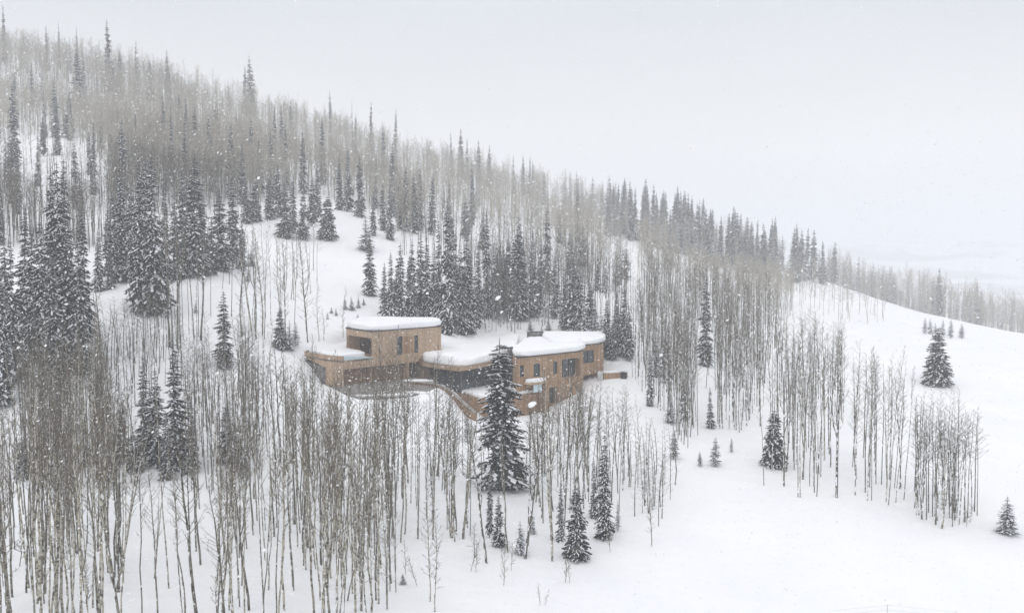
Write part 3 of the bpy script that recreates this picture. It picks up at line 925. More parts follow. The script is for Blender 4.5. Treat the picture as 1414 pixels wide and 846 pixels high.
def make_fir(R, whorls, nbr, stations, snowp, seed, shape=0.8, H=20.0, low=0.05, gap=0.12, ss=1.0):
    """snow-loaded fir of height H: (trunk tris, crown tris); crown slot 0 needles, 1 snow"""
    r = np.random.default_rng(seed)
    T, C = Tris(), Tris()
    tube(T, [(0, 0, -1.5), (0, 0, H * 0.3), (0, 0, H * 0.7), (0, 0, H)], [H * 0.0125, H * 0.010, H * 0.005, H * 0.0012], 6)
    quads, qm = [], []
    la_, lb_ = r.uniform(0, 6.28), r.uniform(.05, .22)
    lo_gap = r.uniform(.2, .8); lo_az = r.uniform(0, 6.28)
    for k in range(whorls):
        t = low + (1 - low) * (k + r.uniform(-.3, .3)) / whorls
        t = min(max(t, low), 0.985)
        prof = (1 - t) ** shape * min(1, (0.5 + (t - low) * 5))
        if r.random() < gap: prof *= 0.6
        base = R * H * prof + 0.012 * H
        nb = max(4, int(nbr * (0.55 + 0.6 * (1 - t))))
        a0 = r.uniform(0, 6.28)
        for b in range(nb):
            az = a0 + 6.283 * b / nb + r.uniform(-.3, .3)
            Lb = base * r.uniform(0.62, 1.2) * (1 + lb_ * math.cos(az - la_))
            if abs(t - lo_gap) < .06 and math.cos(az - lo_az) > .2: Lb *= .5
            slope = 0.35 * (t - 0.55) - 0.16 + r.uniform(-.1, .1)
            dirh = np.array([math.cos(az), math.sin(az), 0])
            side = np.array([-math.sin(az), math.cos(az), 0])
            z0 = t * H + r.uniform(-.012, .012) * H
            def at(s, z0=z0, dirh=dirh, Lb=Lb, slope=slope):
                return dirh * Lb * s + np.array([0, 0, z0 + Lb * (slope * s - 0.25 * s * s + 0.12 * s ** 3)])
            # spine of the spray
            wS = Lb * 0.13
            for i in range(stations):
                s0 = 0.12 + 0.85 * i / stations; s1 = 0.12 + 0.88 * (i + 1) / stations
                p0, p1 = at(s0), at(s1)
                dn = np.array([0, 0, -1.0])
                ww = wS * (1.15 - s0)
                quads.append((p0 + side * ww, p1 + side * ww * .6, p1 - side * ww * .6 + dn * .02 * Lb, p0 - side * ww + dn * .02 * Lb)); qm.append(0)
                for sg in (-1, 1):
                    la = Lb * 0.47 * (1.05 - s0 * 0.75) * r.uniform(.7, 1.25)
                    dv_ = dirh * 0.62 + side * sg * 0.78 + np.array([0, 0, -0.22 + r.uniform(-.18, .12)])
                    tip = p0 + dv_ * la
                    q = np.array([0, 0, 1.0]) * la * r.uniform(.08, .2)
                    f = dirh * la * 0.2
                    quads.append((p0 - f, p0 + f, tip + f * .3 - q * .5, tip - f * .3 - q * 1.1)); qm.append(0)
                    # hanging twigs
                    quads.append((p0 + dv_ * la * .25, p0 + dv_ * la * .9, p0 + dv_ * la * .8 - q * 2.1 - f * .5, p0 + dv_ * la * .3 - q * 1.6)); qm.append(0)
                if r.random() < snowp:
                    sc = ss * Lb * r.uniform(.13, .27) * (1.2 - s0 * .5)
                    pc = (p0 + p1) / 2 + side * r.uniform(-.26, .26) * Lb * (1.15 - s0) + np.array([0, 0, sc * 0.22])
                    v = OCT * r.uniform(.75, 1.2, (6, 1)) * np.array([sc * 1.15, sc * 0.8, sc * .24])
                    v = v[:, 0:1] * dirh + v[:, 1:2] * side + v[:, 2:3] * np.array([0.12 * 0, 0, 1.0])
                    v[:, 2] += (v @ dirh) * (slope - .35 * s0)
                    C.add(v + pc, OCF, 1)
    # leader
    tube(C, [(0, 0, H * .93), (0, 0, H * 1.015)], [H * .004, H * .001], 3)
    Q = np.array(quads)
    nq = len(Q)
    i = np.arange(nq)[:, None] * 4
    F = np.concatenate([i + np.array([[0, 1, 2]]), i + np.array([[0, 2, 3]])])
    C.add(Q.reshape(-1, 3), F, 0)
    return T.get(), C.get()


def make_aspen(seed, cs, nb, subs, H=15.0, sides=6, thick=1.0, rough=1.5, spread=1.0, bs=3, twig=1.0):
    """leafless aspen: (trunk, crown); cs = height share where the crown starts"""
    r = np.random.default_rng(seed)
    T, C = Tris(), Tris()
    k = 9 if sides > 3 else 5
    zs = np.linspace(-0.8, H, k)
    bend = np.cumsum(r.normal(0, 0.06 * rough, (k, 2)), 0) + np.outer(np.linspace(0, 1, k) ** 1.5, r.normal(0, .30 * rough, 2))
    bend -= bend[1] * 0.999
    pts = np.c_[bend, zs]
    t = np.clip(zs / H, 0, 1)
    rad = thick * (0.088 * (1 - t) ** 0.7 + 0.009)
    tube(T, pts, rad, sides)
    if r.random() < .35 and sides > 3:          # forked stem
        z0 = r.uniform(.35, .6) * H; az = r.uniform(0, 6.28); l_ = (H - z0) * r.uniform(.6, .9)
        q0 = np.array([np.interp(z0, zs, bend[:, 0]), np.interp(z0, zs, bend[:, 1]), z0]); dh = np.array([math.cos(az), math.sin(az), 0])
        r0 = np.interp(z0, zs, rad) * .75
        fk = [q0, q0 + dh * .35 + [0, 0, l_ * .15], q0 + dh * .65 + [0, 0, l_ * .5], q0 + dh * .8 + [0, 0, l_]]
        tube(T, fk, [r0, r0 * .9, r0 * .6, .012], sides)
        for i in range(12):
            f = r.uniform(.3, .98); p_ = q0 + dh * (.3 + .5 * f) + [0, 0, l_ * f]
            a2 = r.uniform(0, 6.28); d2_ = np.array([math.cos(a2) * .7, math.sin(a2) * .7, .7]); L2 = r.uniform(.4, 1.1)
            tube(C, [p_, p_ + d2_ * L2 * .5, p_ + d2_ * L2 + [0, 0, .12]], [.016, .011, .006], 3, 0)
    cx = lambda z: np.array([np.interp(z, zs, bend[:, 0]), np.interp(z, zs, bend[:, 1]), z])
    for i in range(nb):
        tt = cs + (1 - cs) * (i + r.random()) / nb
        tt = min(tt, 0.985)
        p0 = cx(tt * H)
        az = r.uniform(0, 6.283)
        Lb = spread * (0.35 + 1.55 * (1 - (tt - cs) / (1 - cs)) ** 0.7) * r.uniform(.55, 1.2)
        if tt < cs + 0.12: Lb *= r.uniform(.35, 1)
        up = math.radians(r.uniform(18, 48) + 14 * tt)
        d = np.array([math.cos(az) * math.cos(up), math.sin(az) * math.cos(up), math.sin(up)])
        bp = [p0]
        for s in range(bs):
            d = d + np.array([r.normal(0, .13), r.normal(0, .13), 0.13]); d /= np.linalg.norm(d)
            bp.append(bp[-1] + d * Lb / bs)
        br = 0.019 * (0.6 + 0.5 * Lb) * twig
        tube(C, bp, np.linspace(br, 0.007 * twig, len(bp)), 3, 0)
        for s in range(subs):
            f = r.uniform(.25, 1) * (len(bp) - 1)
            a = int(min(f, len(bp) - 2)); q0 = bp[a] + (bp[a + 1] - bp[a]) * (f - a)
            dd = (bp[a + 1] - bp[a]); dd = dd / np.linalg.norm(dd)
            tw = dd + r.normal(0, .55, 3) + [0, 0, .15]; tw /= np.linalg.norm(tw)
            l = Lb * r.uniform(.2, .45)
            tube(C, [q0, q0 + tw * l * .55, q0 + tw * l + [0, 0, .06 * l]], [0.010 * twig, 0.008 * twig, 0.005 * twig], 3, 0)
    return T.get(), C.get()


# ------------------------------------------------------------------ where the firs stand: pixel of the top, of the foot, and width
FIRS = [
 # hillside, upper left
 (110, 67, 152, 22), (97, 130, 190, 20), (76, 110, 190, 15), (150, 28, 128, 15), (166, 68, 135, 11), (188, 56, 120, 9), (208, 82, 140, 13), (190, 97, 132, 11), (254, 70, 104, 11), (20, 115, 228, 20),
 (7, 8, 92, 8), (83, 31, 97, 5), (108, 37, 100, 5), (347, 78, 160, 20), (339, 92, 158, 12), (360, 91, 160, 10), (322, 95, 152, 7), (328, 97, 154, 7),
 (247, 130, 195, 18), (270, 147, 240, 20), (288, 158, 236, 15), (297, 150, 205, 14), (320, 168, 272, 20), (358, 195, 272, 17), (376, 182, 270, 15), (402, 138, 205, 12), (412, 133, 180, 10), (419, 178, 268, 16), (447, 160, 255, 15), (458, 127, 190, 7), (463, 126, 192, 7), (233, 103, 150, 9), (140, 150, 205, 10), (60, 160, 215, 12), (228, 200, 262, 12),
 # the big dark group at the left edge
 (73, 226, 470, 40), (86, 219, 488, 46), (95, 217, 460, 40), (97, 281, 508, 48), (120, 284, 470, 34), (33, 281, 480, 42), (10, 315, 476, 34), (135, 313, 402, 20), (111, 230, 330, 16), (45, 312, 500, 34), (62, 300, 500, 36), (-6, 290, 470, 36), (18, 330, 530, 38), (75, 340, 545, 40), (112, 330, 520, 34), (152, 345, 400, 16), (5, 380, 560, 36),
 # the dark group above the white gap
 (171, 220, 385, 30), (200, 215, 420, 34), (213, 212, 436, 46), (193, 218, 430, 36), (228, 243, 388, 26), (158, 258, 388, 26), (268, 214, 382, 44), (285, 268, 380, 26), (304, 262, 374, 36), (322, 250, 368, 24), (182, 255, 392, 30), (245, 262, 386, 26), (335, 300, 372, 16), (149, 290, 390, 22), (256, 240, 384, 26), (311, 397, 505, 32), (347, 335, 366, 13), (343, 372, 390, 9), (292, 300, 378, 24),
 # along the edge of the clearing
 (393, 250, 328, 26), (405, 238, 322, 18), (419, 258, 330, 20), (431, 245, 312, 18), (453, 270, 331, 27), (372, 240, 303, 20), (340, 246, 308, 20), (352, 250, 306, 22), (385, 225, 300, 16), (440, 225, 300, 16), (480, 205, 292, 18), (470, 215, 290, 16), (497, 212, 300, 18),
 (512, 322, 408, 24), (505, 300, 346, 24), (541, 346, 440, 22), (553, 331, 440, 22), (581, 322, 442, 28), (619, 272, 462, 34), (637, 340, 462, 28), (643, 318, 458, 24), (650, 350, 460, 20), (671, 290, 440, 20), (685, 335, 442, 20), (713, 317, 440, 34), (717, 296, 436, 26), (735, 318, 437, 22), (757, 285, 405, 20), (772, 284, 335, 15), (804, 306, 368, 16), (787, 316, 382, 18), (792, 354, 458, 28), (815, 392, 462, 26), (825, 347, 402, 12), (836, 355, 404, 12), (864, 333, 386, 18), (852, 352, 394, 14), (838, 412, 492, 20), (863, 385, 492, 22), (830, 425, 472, 18), (732, 440, 457, 9), (757, 436, 457, 11), (846, 440, 495, 18), (600, 345, 450, 24), (565, 352, 440, 20), (700, 330, 430, 20), (746, 330, 430, 20), (628, 300, 450, 26), (531, 360, 438, 16), (806, 410, 462, 18), (870, 420, 500, 16),
 (570, 330, 445, 20), (592, 318, 448, 20), (606, 300, 455, 22), (660, 330, 452, 20), (695, 345, 432, 20), (724, 330, 440, 22), (780, 370, 455, 20), (800, 360, 460, 22), (822, 420, 470, 18), (848, 400, 488, 18), (856, 425, 492, 18), (765, 350, 440, 18), (547, 370, 440, 18), (560, 232, 320, 18), (572, 240, 322, 20), (580, 232, 318, 16), (597, 236, 324, 16), (548, 228, 300, 14), (530, 250, 318, 14), (538, 262, 330, 16), (516, 262, 325, 12), (620, 250, 330, 14), (643, 270, 330, 16), (668, 285, 345, 15),
 # skyline
 (457, 126, 200, 8), (487, 140, 208, 4), (513, 140, 215, 8), (546, 151, 224, 9), (610, 173, 238, 3), (624, 182, 244, 8), (636, 178, 250, 12), (645, 190, 252, 9), (661, 194, 256, 10), (674, 200, 258, 9), (709, 214, 268, 7), (722, 214, 270, 8), (731, 215, 272, 8), (736, 220, 274, 6), (751, 236, 284, 12), (781, 233, 284, 8), (787, 237, 286, 7), (796, 237, 288, 11), (804, 250, 292, 9), (818, 244, 292, 12), (832, 250, 298, 11),
 # right of the house
 (975, 377, 505, 27), (919, 450, 528, 20), (897, 478, 560, 14), (925, 540, 583, 18), (930, 590, 633, 16), (966, 624, 645, 9), (988, 600, 642, 18), (1067, 560, 641, 36), (1010, 602, 623, 6), (1295, 450, 531, 43), (1390, 682, 736, 31),
 (1277, 438, 461, 9), (1284, 439, 461, 10), (1291, 444, 464, 9), (1302, 441, 463, 9), (1313, 441, 467, 11), (1328, 446, 467, 11),
 (980, 530, 590, 14), (945, 520, 580, 14), (905, 455, 520, 12), (1160, 510, 560, 9),
 # in front of the house
 (690, 465, 674, 66), (689, 678, 753, 22), (718, 719, 766, 19), (795, 668, 775, 37), (836, 583, 742, 30), (820, 628, 712, 18), (645, 572, 610, 12), (735, 690, 735, 11), (676, 640, 742, 12), (853, 690, 735, 9), (774, 655, 745, 16),
 # in the stand at the lower left
 (243, 465, 648, 46), (215, 505, 640, 40), (200, 485, 622, 30), (185, 590, 649, 24), (31, 600, 660, 24), (150, 630, 673, 13), (137, 575, 640, 18), (314, 553, 640, 28), (388, 420, 481, 22), (400, 442, 484, 20), (408, 446, 480, 14), (58, 540, 648, 26), (115, 540, 640, 22), (82, 520, 620, 26), (265, 545, 655, 26), (340, 600, 664, 12), (330, 570, 650, 18), (170, 540, 640, 20), (230, 560, 660, 24),
 (476, 408, 428, 7), (485, 407, 427, 9), (495, 406, 424, 8), (502, 410, 420, 5), (464, 424, 436, 5), (494, 434, 441, 5), (270, 415, 432, 6), (452, 430, 440, 4), (458, 424, 433, 5), (556, 795, 806, 5),
]
FIR_HAND = len(FIRS)
firs = []      # world foot, height, radius, hand made
base = ground_hit([f[0] for f in FIRS], [f[2] for f in FIRS])
for f, b in zip(FIRS, base):
    if np.isnan(b[0]): continue
    x, yb = project(b)
    pxm = F_PX / b[1]
    firs.append((b, max(0.8, (f[2] - f[1]) / pxm), max(0.25, f[3] / pxm / 2), True))


def in_poly(px, py, poly):
    ins = np.zeros(len(px), bool)
    for i in range(len(poly)):
        ax, ay = poly[i]; bx, by = poly[(i + 1) % len(poly)]
        ins ^= ((ay > py) != (by > py)) & (px < (bx - ax) * (py - ay) / (by - ay + 1e-12) + ax)
    return ins


def scatter(poly, n_, holes=()):
    """n_ feet inside a survey outline, on the ground"""
    poly = np.array(poly, float)
    lo, hi = poly.min(0), poly.max(0)
    px = np.zeros(0); py = np.zeros(0)
    while len(px) < n_:
        q = rng.uniform(lo, hi, (n_ * 3, 2))
        ok = in_poly(q[:, 0], q[:, 1], poly)
        for h in holes: ok &= ~in_poly(q[:, 0], q[:, 1], h)
        px = np.r_[px, q[ok, 0]]; py = np.r_[py, q[ok, 1]]
    P = ground_hit(px[:n_], py[:n_])
    return P[~np.isnan(P[:, 0])]


HOUSE_PX = [(405, 498), (430, 478), (475, 440), (610, 440), (650, 462), (835, 455), (870, 500), (870, 530), (800, 545), (800, 578), (640, 580), (600, 552), (480, 556), (440, 530)]
SLOPE = [(-40, 95), (0, 85), (100, 98), (200, 118), (300, 146), (400, 178), (500, 212), (600, 236), (700, 260), (800, 287), (840, 305), (830, 340), (760, 335), (700, 320), (620, 318), (560, 330), (520, 300), (440, 270), (360, 285), (310, 310), (200, 300), (130, 350), (0, 340), (-40, 340)]
BAND = [(838, 296), (900, 312), (1000, 340), (1100, 375), (1142, 392), (1135, 398), (1080, 388), (1000, 372), (940, 352), (880, 335), (838, 335)]
for b in scatter(BAND, 190):
    h = rng.uniform(10, 18) * S
    firs.append((b, h, h * rng.uniform(.075, .12), False))
for b in scatter(SLOPE, 88):
    h = rng.uniform(8, 15) * S
    firs.append((b, h, h * rng.uniform(.05, .085), False))
# woods beyond the crest on the far right
WOODS = []
for i in range(820):
    px = rng.uniform(1142, 1450); d = rng.uniform(335, 430) * S
    if px < 1250: d = rng.uniform(372, 440) * S
    x = (px - CX) / F_PX * d
    WOODS.append(np.array([x, d, height(x, d)]))
for b in WOODS[:64]:
    h = rng.uniform(11, 17.5) * S
    firs.append((b, h, h * rng.uniform(.07, .11), False))

# ------------------------------------------------------------------ where the aspens stand
aspens = []    # foot, height, form, zone


CLEAR = [(243, 460, 640, 20), (212, 500, 630, 18), (690, 465, 672, 34), (311, 397, 470, 15), (795, 668, 775, 18), (836, 600, 742, 14), (688, 678, 753, 11), (717, 719, 766, 10), (31, 605, 660, 12), (391, 420, 482, 20), (183, 590, 648, 12), (1067, 560, 640, 18), (975, 377, 470, 14)]


def asp(poly, n_, h0, h1, zone, forms=(0, 1, 2, 3), holes=(HOUSE_PX,)):
    for b in scatter(poly, n_, holes):
        if zone == 'slope' and float(vnoise(b[0:1] / 19, b[1:2] / 30, 77)[0]) > .08 and rng.random() < .7: continue
        hh = rng.uniform(h0, h1) * S
        if b[1] > 330: hh *= 1.22
        x_, yf_ = project(b); _, yt_ = project(b + np.array([0, 0, hh]))
        yc_ = yt_ + .5 * (yf_ - yt_)
        if any(abs(x_ - c[0]) < c[3] and yf_ > c[2] and yt_ < c[2] and yc_ > c[1] for c in CLEAR) and rng.random() < .88: continue
        aspens.append((b, hh, int(rng.choice(forms)), zone))


OPEN_, POLE, = (8, 9, 10), (0, 1, 2, 3, 4, 5, 6, 7)
asp([(0, 720), (60, 700), (140, 680), (235, 690), (330, 690), (400, 740), (480, 760), (545, 830), (545, 900), (0, 900)], 165, 8, 13, 'lower left', POLE)
asp([(255, 560), (340, 530), (375, 560), (370, 640), (310, 690), (262, 680), (255, 640)], 110, 7, 10, 'left back', POLE)
asp([(0, 740), (150, 700), (230, 720), (250, 900), (0, 900)], 34, 9, 13, 'lower left', POLE)
asp([(130, 500), (200, 470), (250, 480), (255, 560), (150, 560)], 60, 5, 7.5, 'left back', POLE)
asp([(130, 640), (255, 660), (255, 690), (130, 680)], 24, 8, 10, 'left back', POLE)
asp([(20, 590), (150, 590), (160, 670), (60, 690), (20, 640)], 100, 8.5, 11.5, 'left dense', POLE)
asp([(385, 640), (440, 640), (490, 720), (500, 790), (440, 800), (380, 720)], 48, 8.5, 12, 'garage front', POLE)
asp([(488, 720), (520, 690), (560, 680), (562, 760), (540, 846), (490, 846)], 38, 7, 12, 'center low', POLE + OPEN_)
asp([(520, 650), (660, 640), (665, 740), (600, 760), (560, 745)], 46, 7.5, 10.5, 'center', POLE)
asp([(665, 650), (870, 640), (890, 700), (840, 745), (740, 755), (670, 755)], 72, 6.5, 9.5, 'house front', POLE)
asp([(740, 600), (810, 590), (820, 650), (745, 660)], 34, 5, 7, 'house foot', POLE)
asp([(868, 640), (935, 660), (930, 710), (890, 735), (860, 700)], 26, 4, 7, 'short right', OPEN_)
asp([(872, 525), (905, 560), (945, 622), (1000, 592), (1050, 600), (1060, 520), (1075, 470), (1000, 440), (930, 440), (875, 470)], 430, 8.5, 11.5, 'grove', POLE)
asp([(895, 395), (960, 395), (1080, 405), (1100, 440), (1050, 470), (950, 450), (890, 430)], 300, 8.5, 11, 'grove back', POLE)
asp([(1048, 640), (1095, 600), (1150, 620), (1145, 680), (1115, 695), (1050, 680)], 44, 8.5, 13.5, 'right strip', POLE)
asp([(1172, 620), (1215, 640), (1262, 690), (1220, 703), (1180, 693)], 32, 8.5, 12.5, 'right middle', POLE)
asp([(1255, 672), (1300, 682), (1350, 700), (1358, 712), (1318, 730), (1265, 718)], 56, 7, 10, 'right end', POLE)
asp([(1070, 520), (1170, 540), (1165, 590), (1080, 590)], 46, 8.5, 11, 'right back', POLE)
asp(SLOPE, 5600, 7.5, 10.5, 'slope', POLE, holes=([(0, 190), (80, 185), (150, 230), (148, 330), (60, 330), (0, 300)],))
asp([(0, 190), (80, 185), (150, 230), (148, 330), (60, 330), (0, 300)], 60, 10, 13, 'slope', POLE)
asp([(640, 400), (720, 385), (860, 392), (878, 455), (840, 470), (720, 462), (650, 460)], 330, 8.5, 11, 'behind house', POLE)
asp([(545, 350), (720, 335), (860, 345), (860, 392), (640, 400)], 200, 9.5, 12, 'behind house', POLE)
asp([(838, 305), (900, 322), (1000, 350), (1100, 382), (1100, 392), (1000, 378), (930, 355), (838, 345)], 60, 8, 11, 'band', POLE)
asp([(885, 352), (925, 356), (935, 400), (880, 420)], 50, 9.5, 13, 'pale slope', POLE)
asp([(1030, 400), (1100, 398), (1160, 408), (1240, 440), (1205, 448), (1050, 432)], 75, 6.5, 10, 'far crest', POLE)
asp([(215, 440), (300, 432), (430, 425), (430, 470), (330, 482), (215, 480)], 20, 9.5, 12.5, 'shelf', POLE)
asp([(300, 392), (440, 345), (440, 420), (300, 420)], 12, 6, 10, 'shelf', POLE)
for b in WOODS[64:]:
    aspens.append((b, rng.uniform(9.5, 15.5) * S, int(rng.choice(POLE)), 'woods'))
# single trees one can tell apart: (x, top, foot, form)
SOLO = [(10, 572, 852, 8), (278, 300, 470, 4), (234, 262, 478, 5), (239, 258, 480, 6), (245, 250, 482, 4), (333, 310, 466, 9), (347, 300, 458, 4), (353, 315, 468, 5), (363, 310, 465, 9), (387, 318, 458, 9), (394, 312, 470, 8), (424, 322, 474, 8), (441, 382, 470, 10), (447, 425, 470, 10), (474, 395, 468, 10), (139, 385, 470, 4), (1155, 455, 686, 4), (600, 640, 842, 10), (595, 610, 828, 10),
        (536, 450, 700, 5), (540, 445, 706, 6), (522, 520, 672, 4), (556, 480, 670, 4), (563, 500, 665, 4), (598, 470, 650, 5), (604, 565, 655, 4), (622, 560, 742, 4), (630, 548, 735, 5), (640, 560, 742, 4), (625, 552, 740, 5),
        (763, 500, 778, 5), (671, 560, 775, 4), (726, 560, 772, 4), (780, 500, 700, 4), (790, 520, 690, 5), (800, 500, 702, 4), (812, 520, 680, 4), (700, 585, 760, 5), (745, 540, 700, 4),
        (402, 480, 640, 8), (408, 500, 650, 9), (388, 470, 640, 5), (380, 480, 635, 5), (425, 520, 650, 9), (432, 520, 655, 8), (455, 545, 690, 8), (470, 560, 720, 8), (350, 545, 690, 9), (160, 540, 775, 5), (168, 520, 790, 5), (60, 640, 830, 10), (78, 560, 846, 8),
        (900, 640, 752, 10), (1302, 590, 728, 8), (655, 720, 770, 10), (1010, 395, 470, 4), (880, 340, 400, 5), (905, 350, 408, 4)]
sb = ground_hit([s[0] for s in SOLO], [min(s[2], 880) for s in SOLO])
for s, b in zip(SOLO, sb):
    aspens.append((b, (s[2] - s[1]) * b[1] / F_PX, s[3], 'solo'))
# saplings in the open snow
SAPL = [(650, 742, 790), (657, 745, 788), (695, 755, 806), (746, 800, 832), (752, 806, 832), (780, 752, 800), (786, 770, 803), (706, 750, 790), (842, 725, 765), (575, 760, 805), (560, 740, 790), (1335, 690, 725), (1340, 700, 722), (120, 770, 846), (100, 740, 800), (40, 720, 790), (27, 700, 780), (300, 760, 846), (520, 740, 800), (906, 763, 770), (917, 765, 770)]
sb = ground_hit([s[0] for s in SAPL], [s[2] for s in SAPL])
saplings = [(b, (s[2] - s[1]) * b[1] / F_PX) for s, b in zip(SAPL, sb)]

# ------------------------------------------------------------------ build: largest in view are things, the rest one mass
def seen(b, h):
    x, y0 = project(b); _, y1 = project(b + np.array([0, 0, h]))
    vis = (-15 < x < 1429) and y1 < 846 and y0 > 0
    top, bot = max(y1, 0), min(y0, 846)
    return (bot - top) if vis else -1


def mesh_of(name, data, mats):
    V, F, m_ = data
    return np_mesh(name, V, F, mats, m_)


FIR_NEAR = []
for i, (R_, shape, low) in enumerate([(.15, .62, .03), (.15, .58, .05), (.15, .75, .02), (.15, .52, .08), (.15, .68, .04), (.15, .8, .02), (.15, .46, .02)]):
    a, c = make_fir(R_, 34, 10, 5, .85, 100 + i, shape, low=low, ss=.64)
    FIR_NEAR.append((mesh_of('trunk', a, [M['fir_bark']]), mesh_of('crown', c, [M['needles'], M['branch_snow']])))
FIR_BROAD = []
for i in range(2):
    a, c = make_fir(.24, 30, 13, 6, 0.9, 150 + i, [.46, .56][i], low=.02, ss=.55, gap=.06)
    FIR_BROAD.append((mesh_of('trunk', a, [M['fir_bark']]), mesh_of('crown', c, [M['needles'], M['branch_snow']])))
FIR_MID = []
for i in range(6):
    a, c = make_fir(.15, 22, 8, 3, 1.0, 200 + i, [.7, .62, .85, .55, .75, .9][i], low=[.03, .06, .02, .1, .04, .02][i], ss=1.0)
    FIR_MID.append((a, c, mesh_of('trunk', a, [M['fir_bark']]), mesh_of('crown', c, [M['needles'], M['branch_snow']]), mesh_of('crown', c, [M['hazed_needles'], M['branch_snow']])))

AS_FORM = [(.55, 28, 5, 1.0), (.62, 26, 5, .9), (.5, 30, 5, 1.0), (.68, 24, 5, .85), (.4, 32, 5, 1.05), (.5, 30, 5, 1.0), (.6, 26, 5, .9), (.35, 32, 4, .9), (.18, 54, 6, .8), (.25, 50, 6, .78), (.15, 48, 5, .65)]
ASP_NEAR, ASP_MID, ASP_MIDN = [], [], []
for i, (cs, nb, sb_, spread) in enumerate(AS_FORM):
    a, c = make_aspen(300 + i, cs, nb, sb_, thick=[1, .85, 1.1, .75, 1.15, 1.05, .9, .8, 1.1, 1, .6][i], spread=spread)
    ASP_NEAR.append((mesh_of('trunk', a, [M['aspen_bark']]), mesh_of('crown', c, [M['twig']])))
    a, c = make_aspen(400 + i, cs - .08, 26, 4, sides=3, thick=[1, .85, 1.1, .75, 1.15, 1.05, .9, .8, 1.1, 1, .6][i] * .7, spread=spread * 1.35, bs=2, twig=1.4)
    ASP_MID.append((a, c))
    a, c = make_aspen(600 + i, cs - .05, 22, 4, sides=3, thick=[1, .85, 1.1, .75, 1.15, 1.05, .9, .8, 1.1, 1, .6][i] * .66, spread=spread, bs=2, twig=.8)
    ASP_MIDN.append((a, c))

N_THINGS = 300
fs = sorted(firs, key=lambda f: -seen(f[0], f[1]) * (1.0 if f[3] else .9))
fs = [f for f in fs if seen(f[0], f[1]) > 0]
as_ = sorted(aspens, key=lambda a: -(seen(a[0], a[1]) + (400 if a[3] == 'solo' else 0)))
as_ = [a for a in as_ if seen(a[0], a[1]) > 0]
print('firs', len(fs), 'aspens', len(as_))


def place(name, meshes, b, sc, rz, tilt=(0, 0), protos={}):
    """one thing: an empty at the foot with its trunk and its crown"""
    key = (name, meshes[0].name, meshes[1].name)
    o = empty(name, tuple(b))
    o.scale = sc
    o.rotation_euler = (tilt[0], tilt[1], rz)
    for me, pn in zip(meshes, ('trunk', 'crown')):
        if (key, pn) not in protos:
            c = link(pn, me, o); protos[(key, pn)] = c
        else:
            c = protos[(key, pn)].copy(); COL.objects.link(c); c.parent = o
    return o


fir_things, asp_things = [], []
for i, (b, h, rad, hand) in enumerate(fs[:N_THINGS]):
    near = seen(b, h) > 42
    k = int(rng.integers(6))
    if rad / h > .135: k = 6 if h > 14 else [0, 4][i % 2]
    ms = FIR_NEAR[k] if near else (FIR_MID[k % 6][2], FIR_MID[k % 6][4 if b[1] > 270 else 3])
    s = h / 20.0
    wd = rad / (0.15 * h) * s * ((1.22 if rad / h > .15 else 1.08) if b[1] < 200 else 1.05)
    if rad / h > .17 and near:
        ms = FIR_BROAD[i % 2]; wd = rad / (0.24 * h) * s * 1.05
    o = place('fir_tree', ms, b - np.array([0, 0, .15]), (wd, wd, s), rng.uniform(0, 6.28), (rng.normal(0, .012), rng.normal(0, .012)))
    fir_things.append((o, b, h, rad))
for i, (b, h, form, zone) in enumerate(as_[:N_THINGS]):
    s = h / 15.0
    q = (rng.uniform(.95, 1.3) if zone == 'solo' else rng.uniform(.55, 1.12)) * (s ** .3)
    o = place('aspen_tree', ASP_NEAR[form], b, (q, q, s), rng.uniform(0, 6.28), tuple(rng.normal(0, .028 if rng.random() < .9 else .09, 2)))
    asp_things.append((o, b, h, form, zone))


def mass(name, items, label, mats, cat, group=None):
    """many distant trees as one object"""
    VV, FF, MM, off = [], [], [], 0
    for (tv, tf, tm), (cv, cf, cm), b, sx, sz, rz in items:
        c, s = math.cos(rz), math.sin(rz)
        for V, F, mi in ((tv, tf, np.full(len(tf), tm)), (cv, cf, cm)):
            X = np.c_[(V[:, 0] * c - V[:, 1] * s) * sx, (V[:, 0] * s + V[:, 1] * c) * sx, V[:, 2] * sz] + b
            VV.append(X); FF.append(F + off); MM.append(mi); off += len(X)
    me = np_mesh(name, np.concatenate(VV), np.concatenate(FF), mats, np.concatenate(MM))
    o = link(name, me)
    tag(o, label, cat, group, 'stuff')
    return o


items = []
for b, h, form, zone in as_[N_THINGS:]:
    dist = b[1]
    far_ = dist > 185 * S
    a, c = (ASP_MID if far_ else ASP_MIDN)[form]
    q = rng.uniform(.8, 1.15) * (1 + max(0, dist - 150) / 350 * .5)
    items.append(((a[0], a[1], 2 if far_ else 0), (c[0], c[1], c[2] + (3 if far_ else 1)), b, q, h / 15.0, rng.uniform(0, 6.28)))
if items: mass('aspen_woods', items, 'pale leafless aspen woods covering the snowy hillside around the house', [M['aspen_bark'], M['twig'], M['hazed_bark'], M['hazed_twig']], 'woods')
items = []
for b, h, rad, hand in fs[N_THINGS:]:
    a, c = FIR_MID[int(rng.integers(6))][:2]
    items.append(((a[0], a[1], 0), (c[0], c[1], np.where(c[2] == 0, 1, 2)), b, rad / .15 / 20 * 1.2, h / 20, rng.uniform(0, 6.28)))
if items: mass('fir_woods', items, 'small distant snow dusted firs scattered along the skyline woods', [M['fir_bark'], M['hazed_needles'], M['branch_snow']], 'woods')

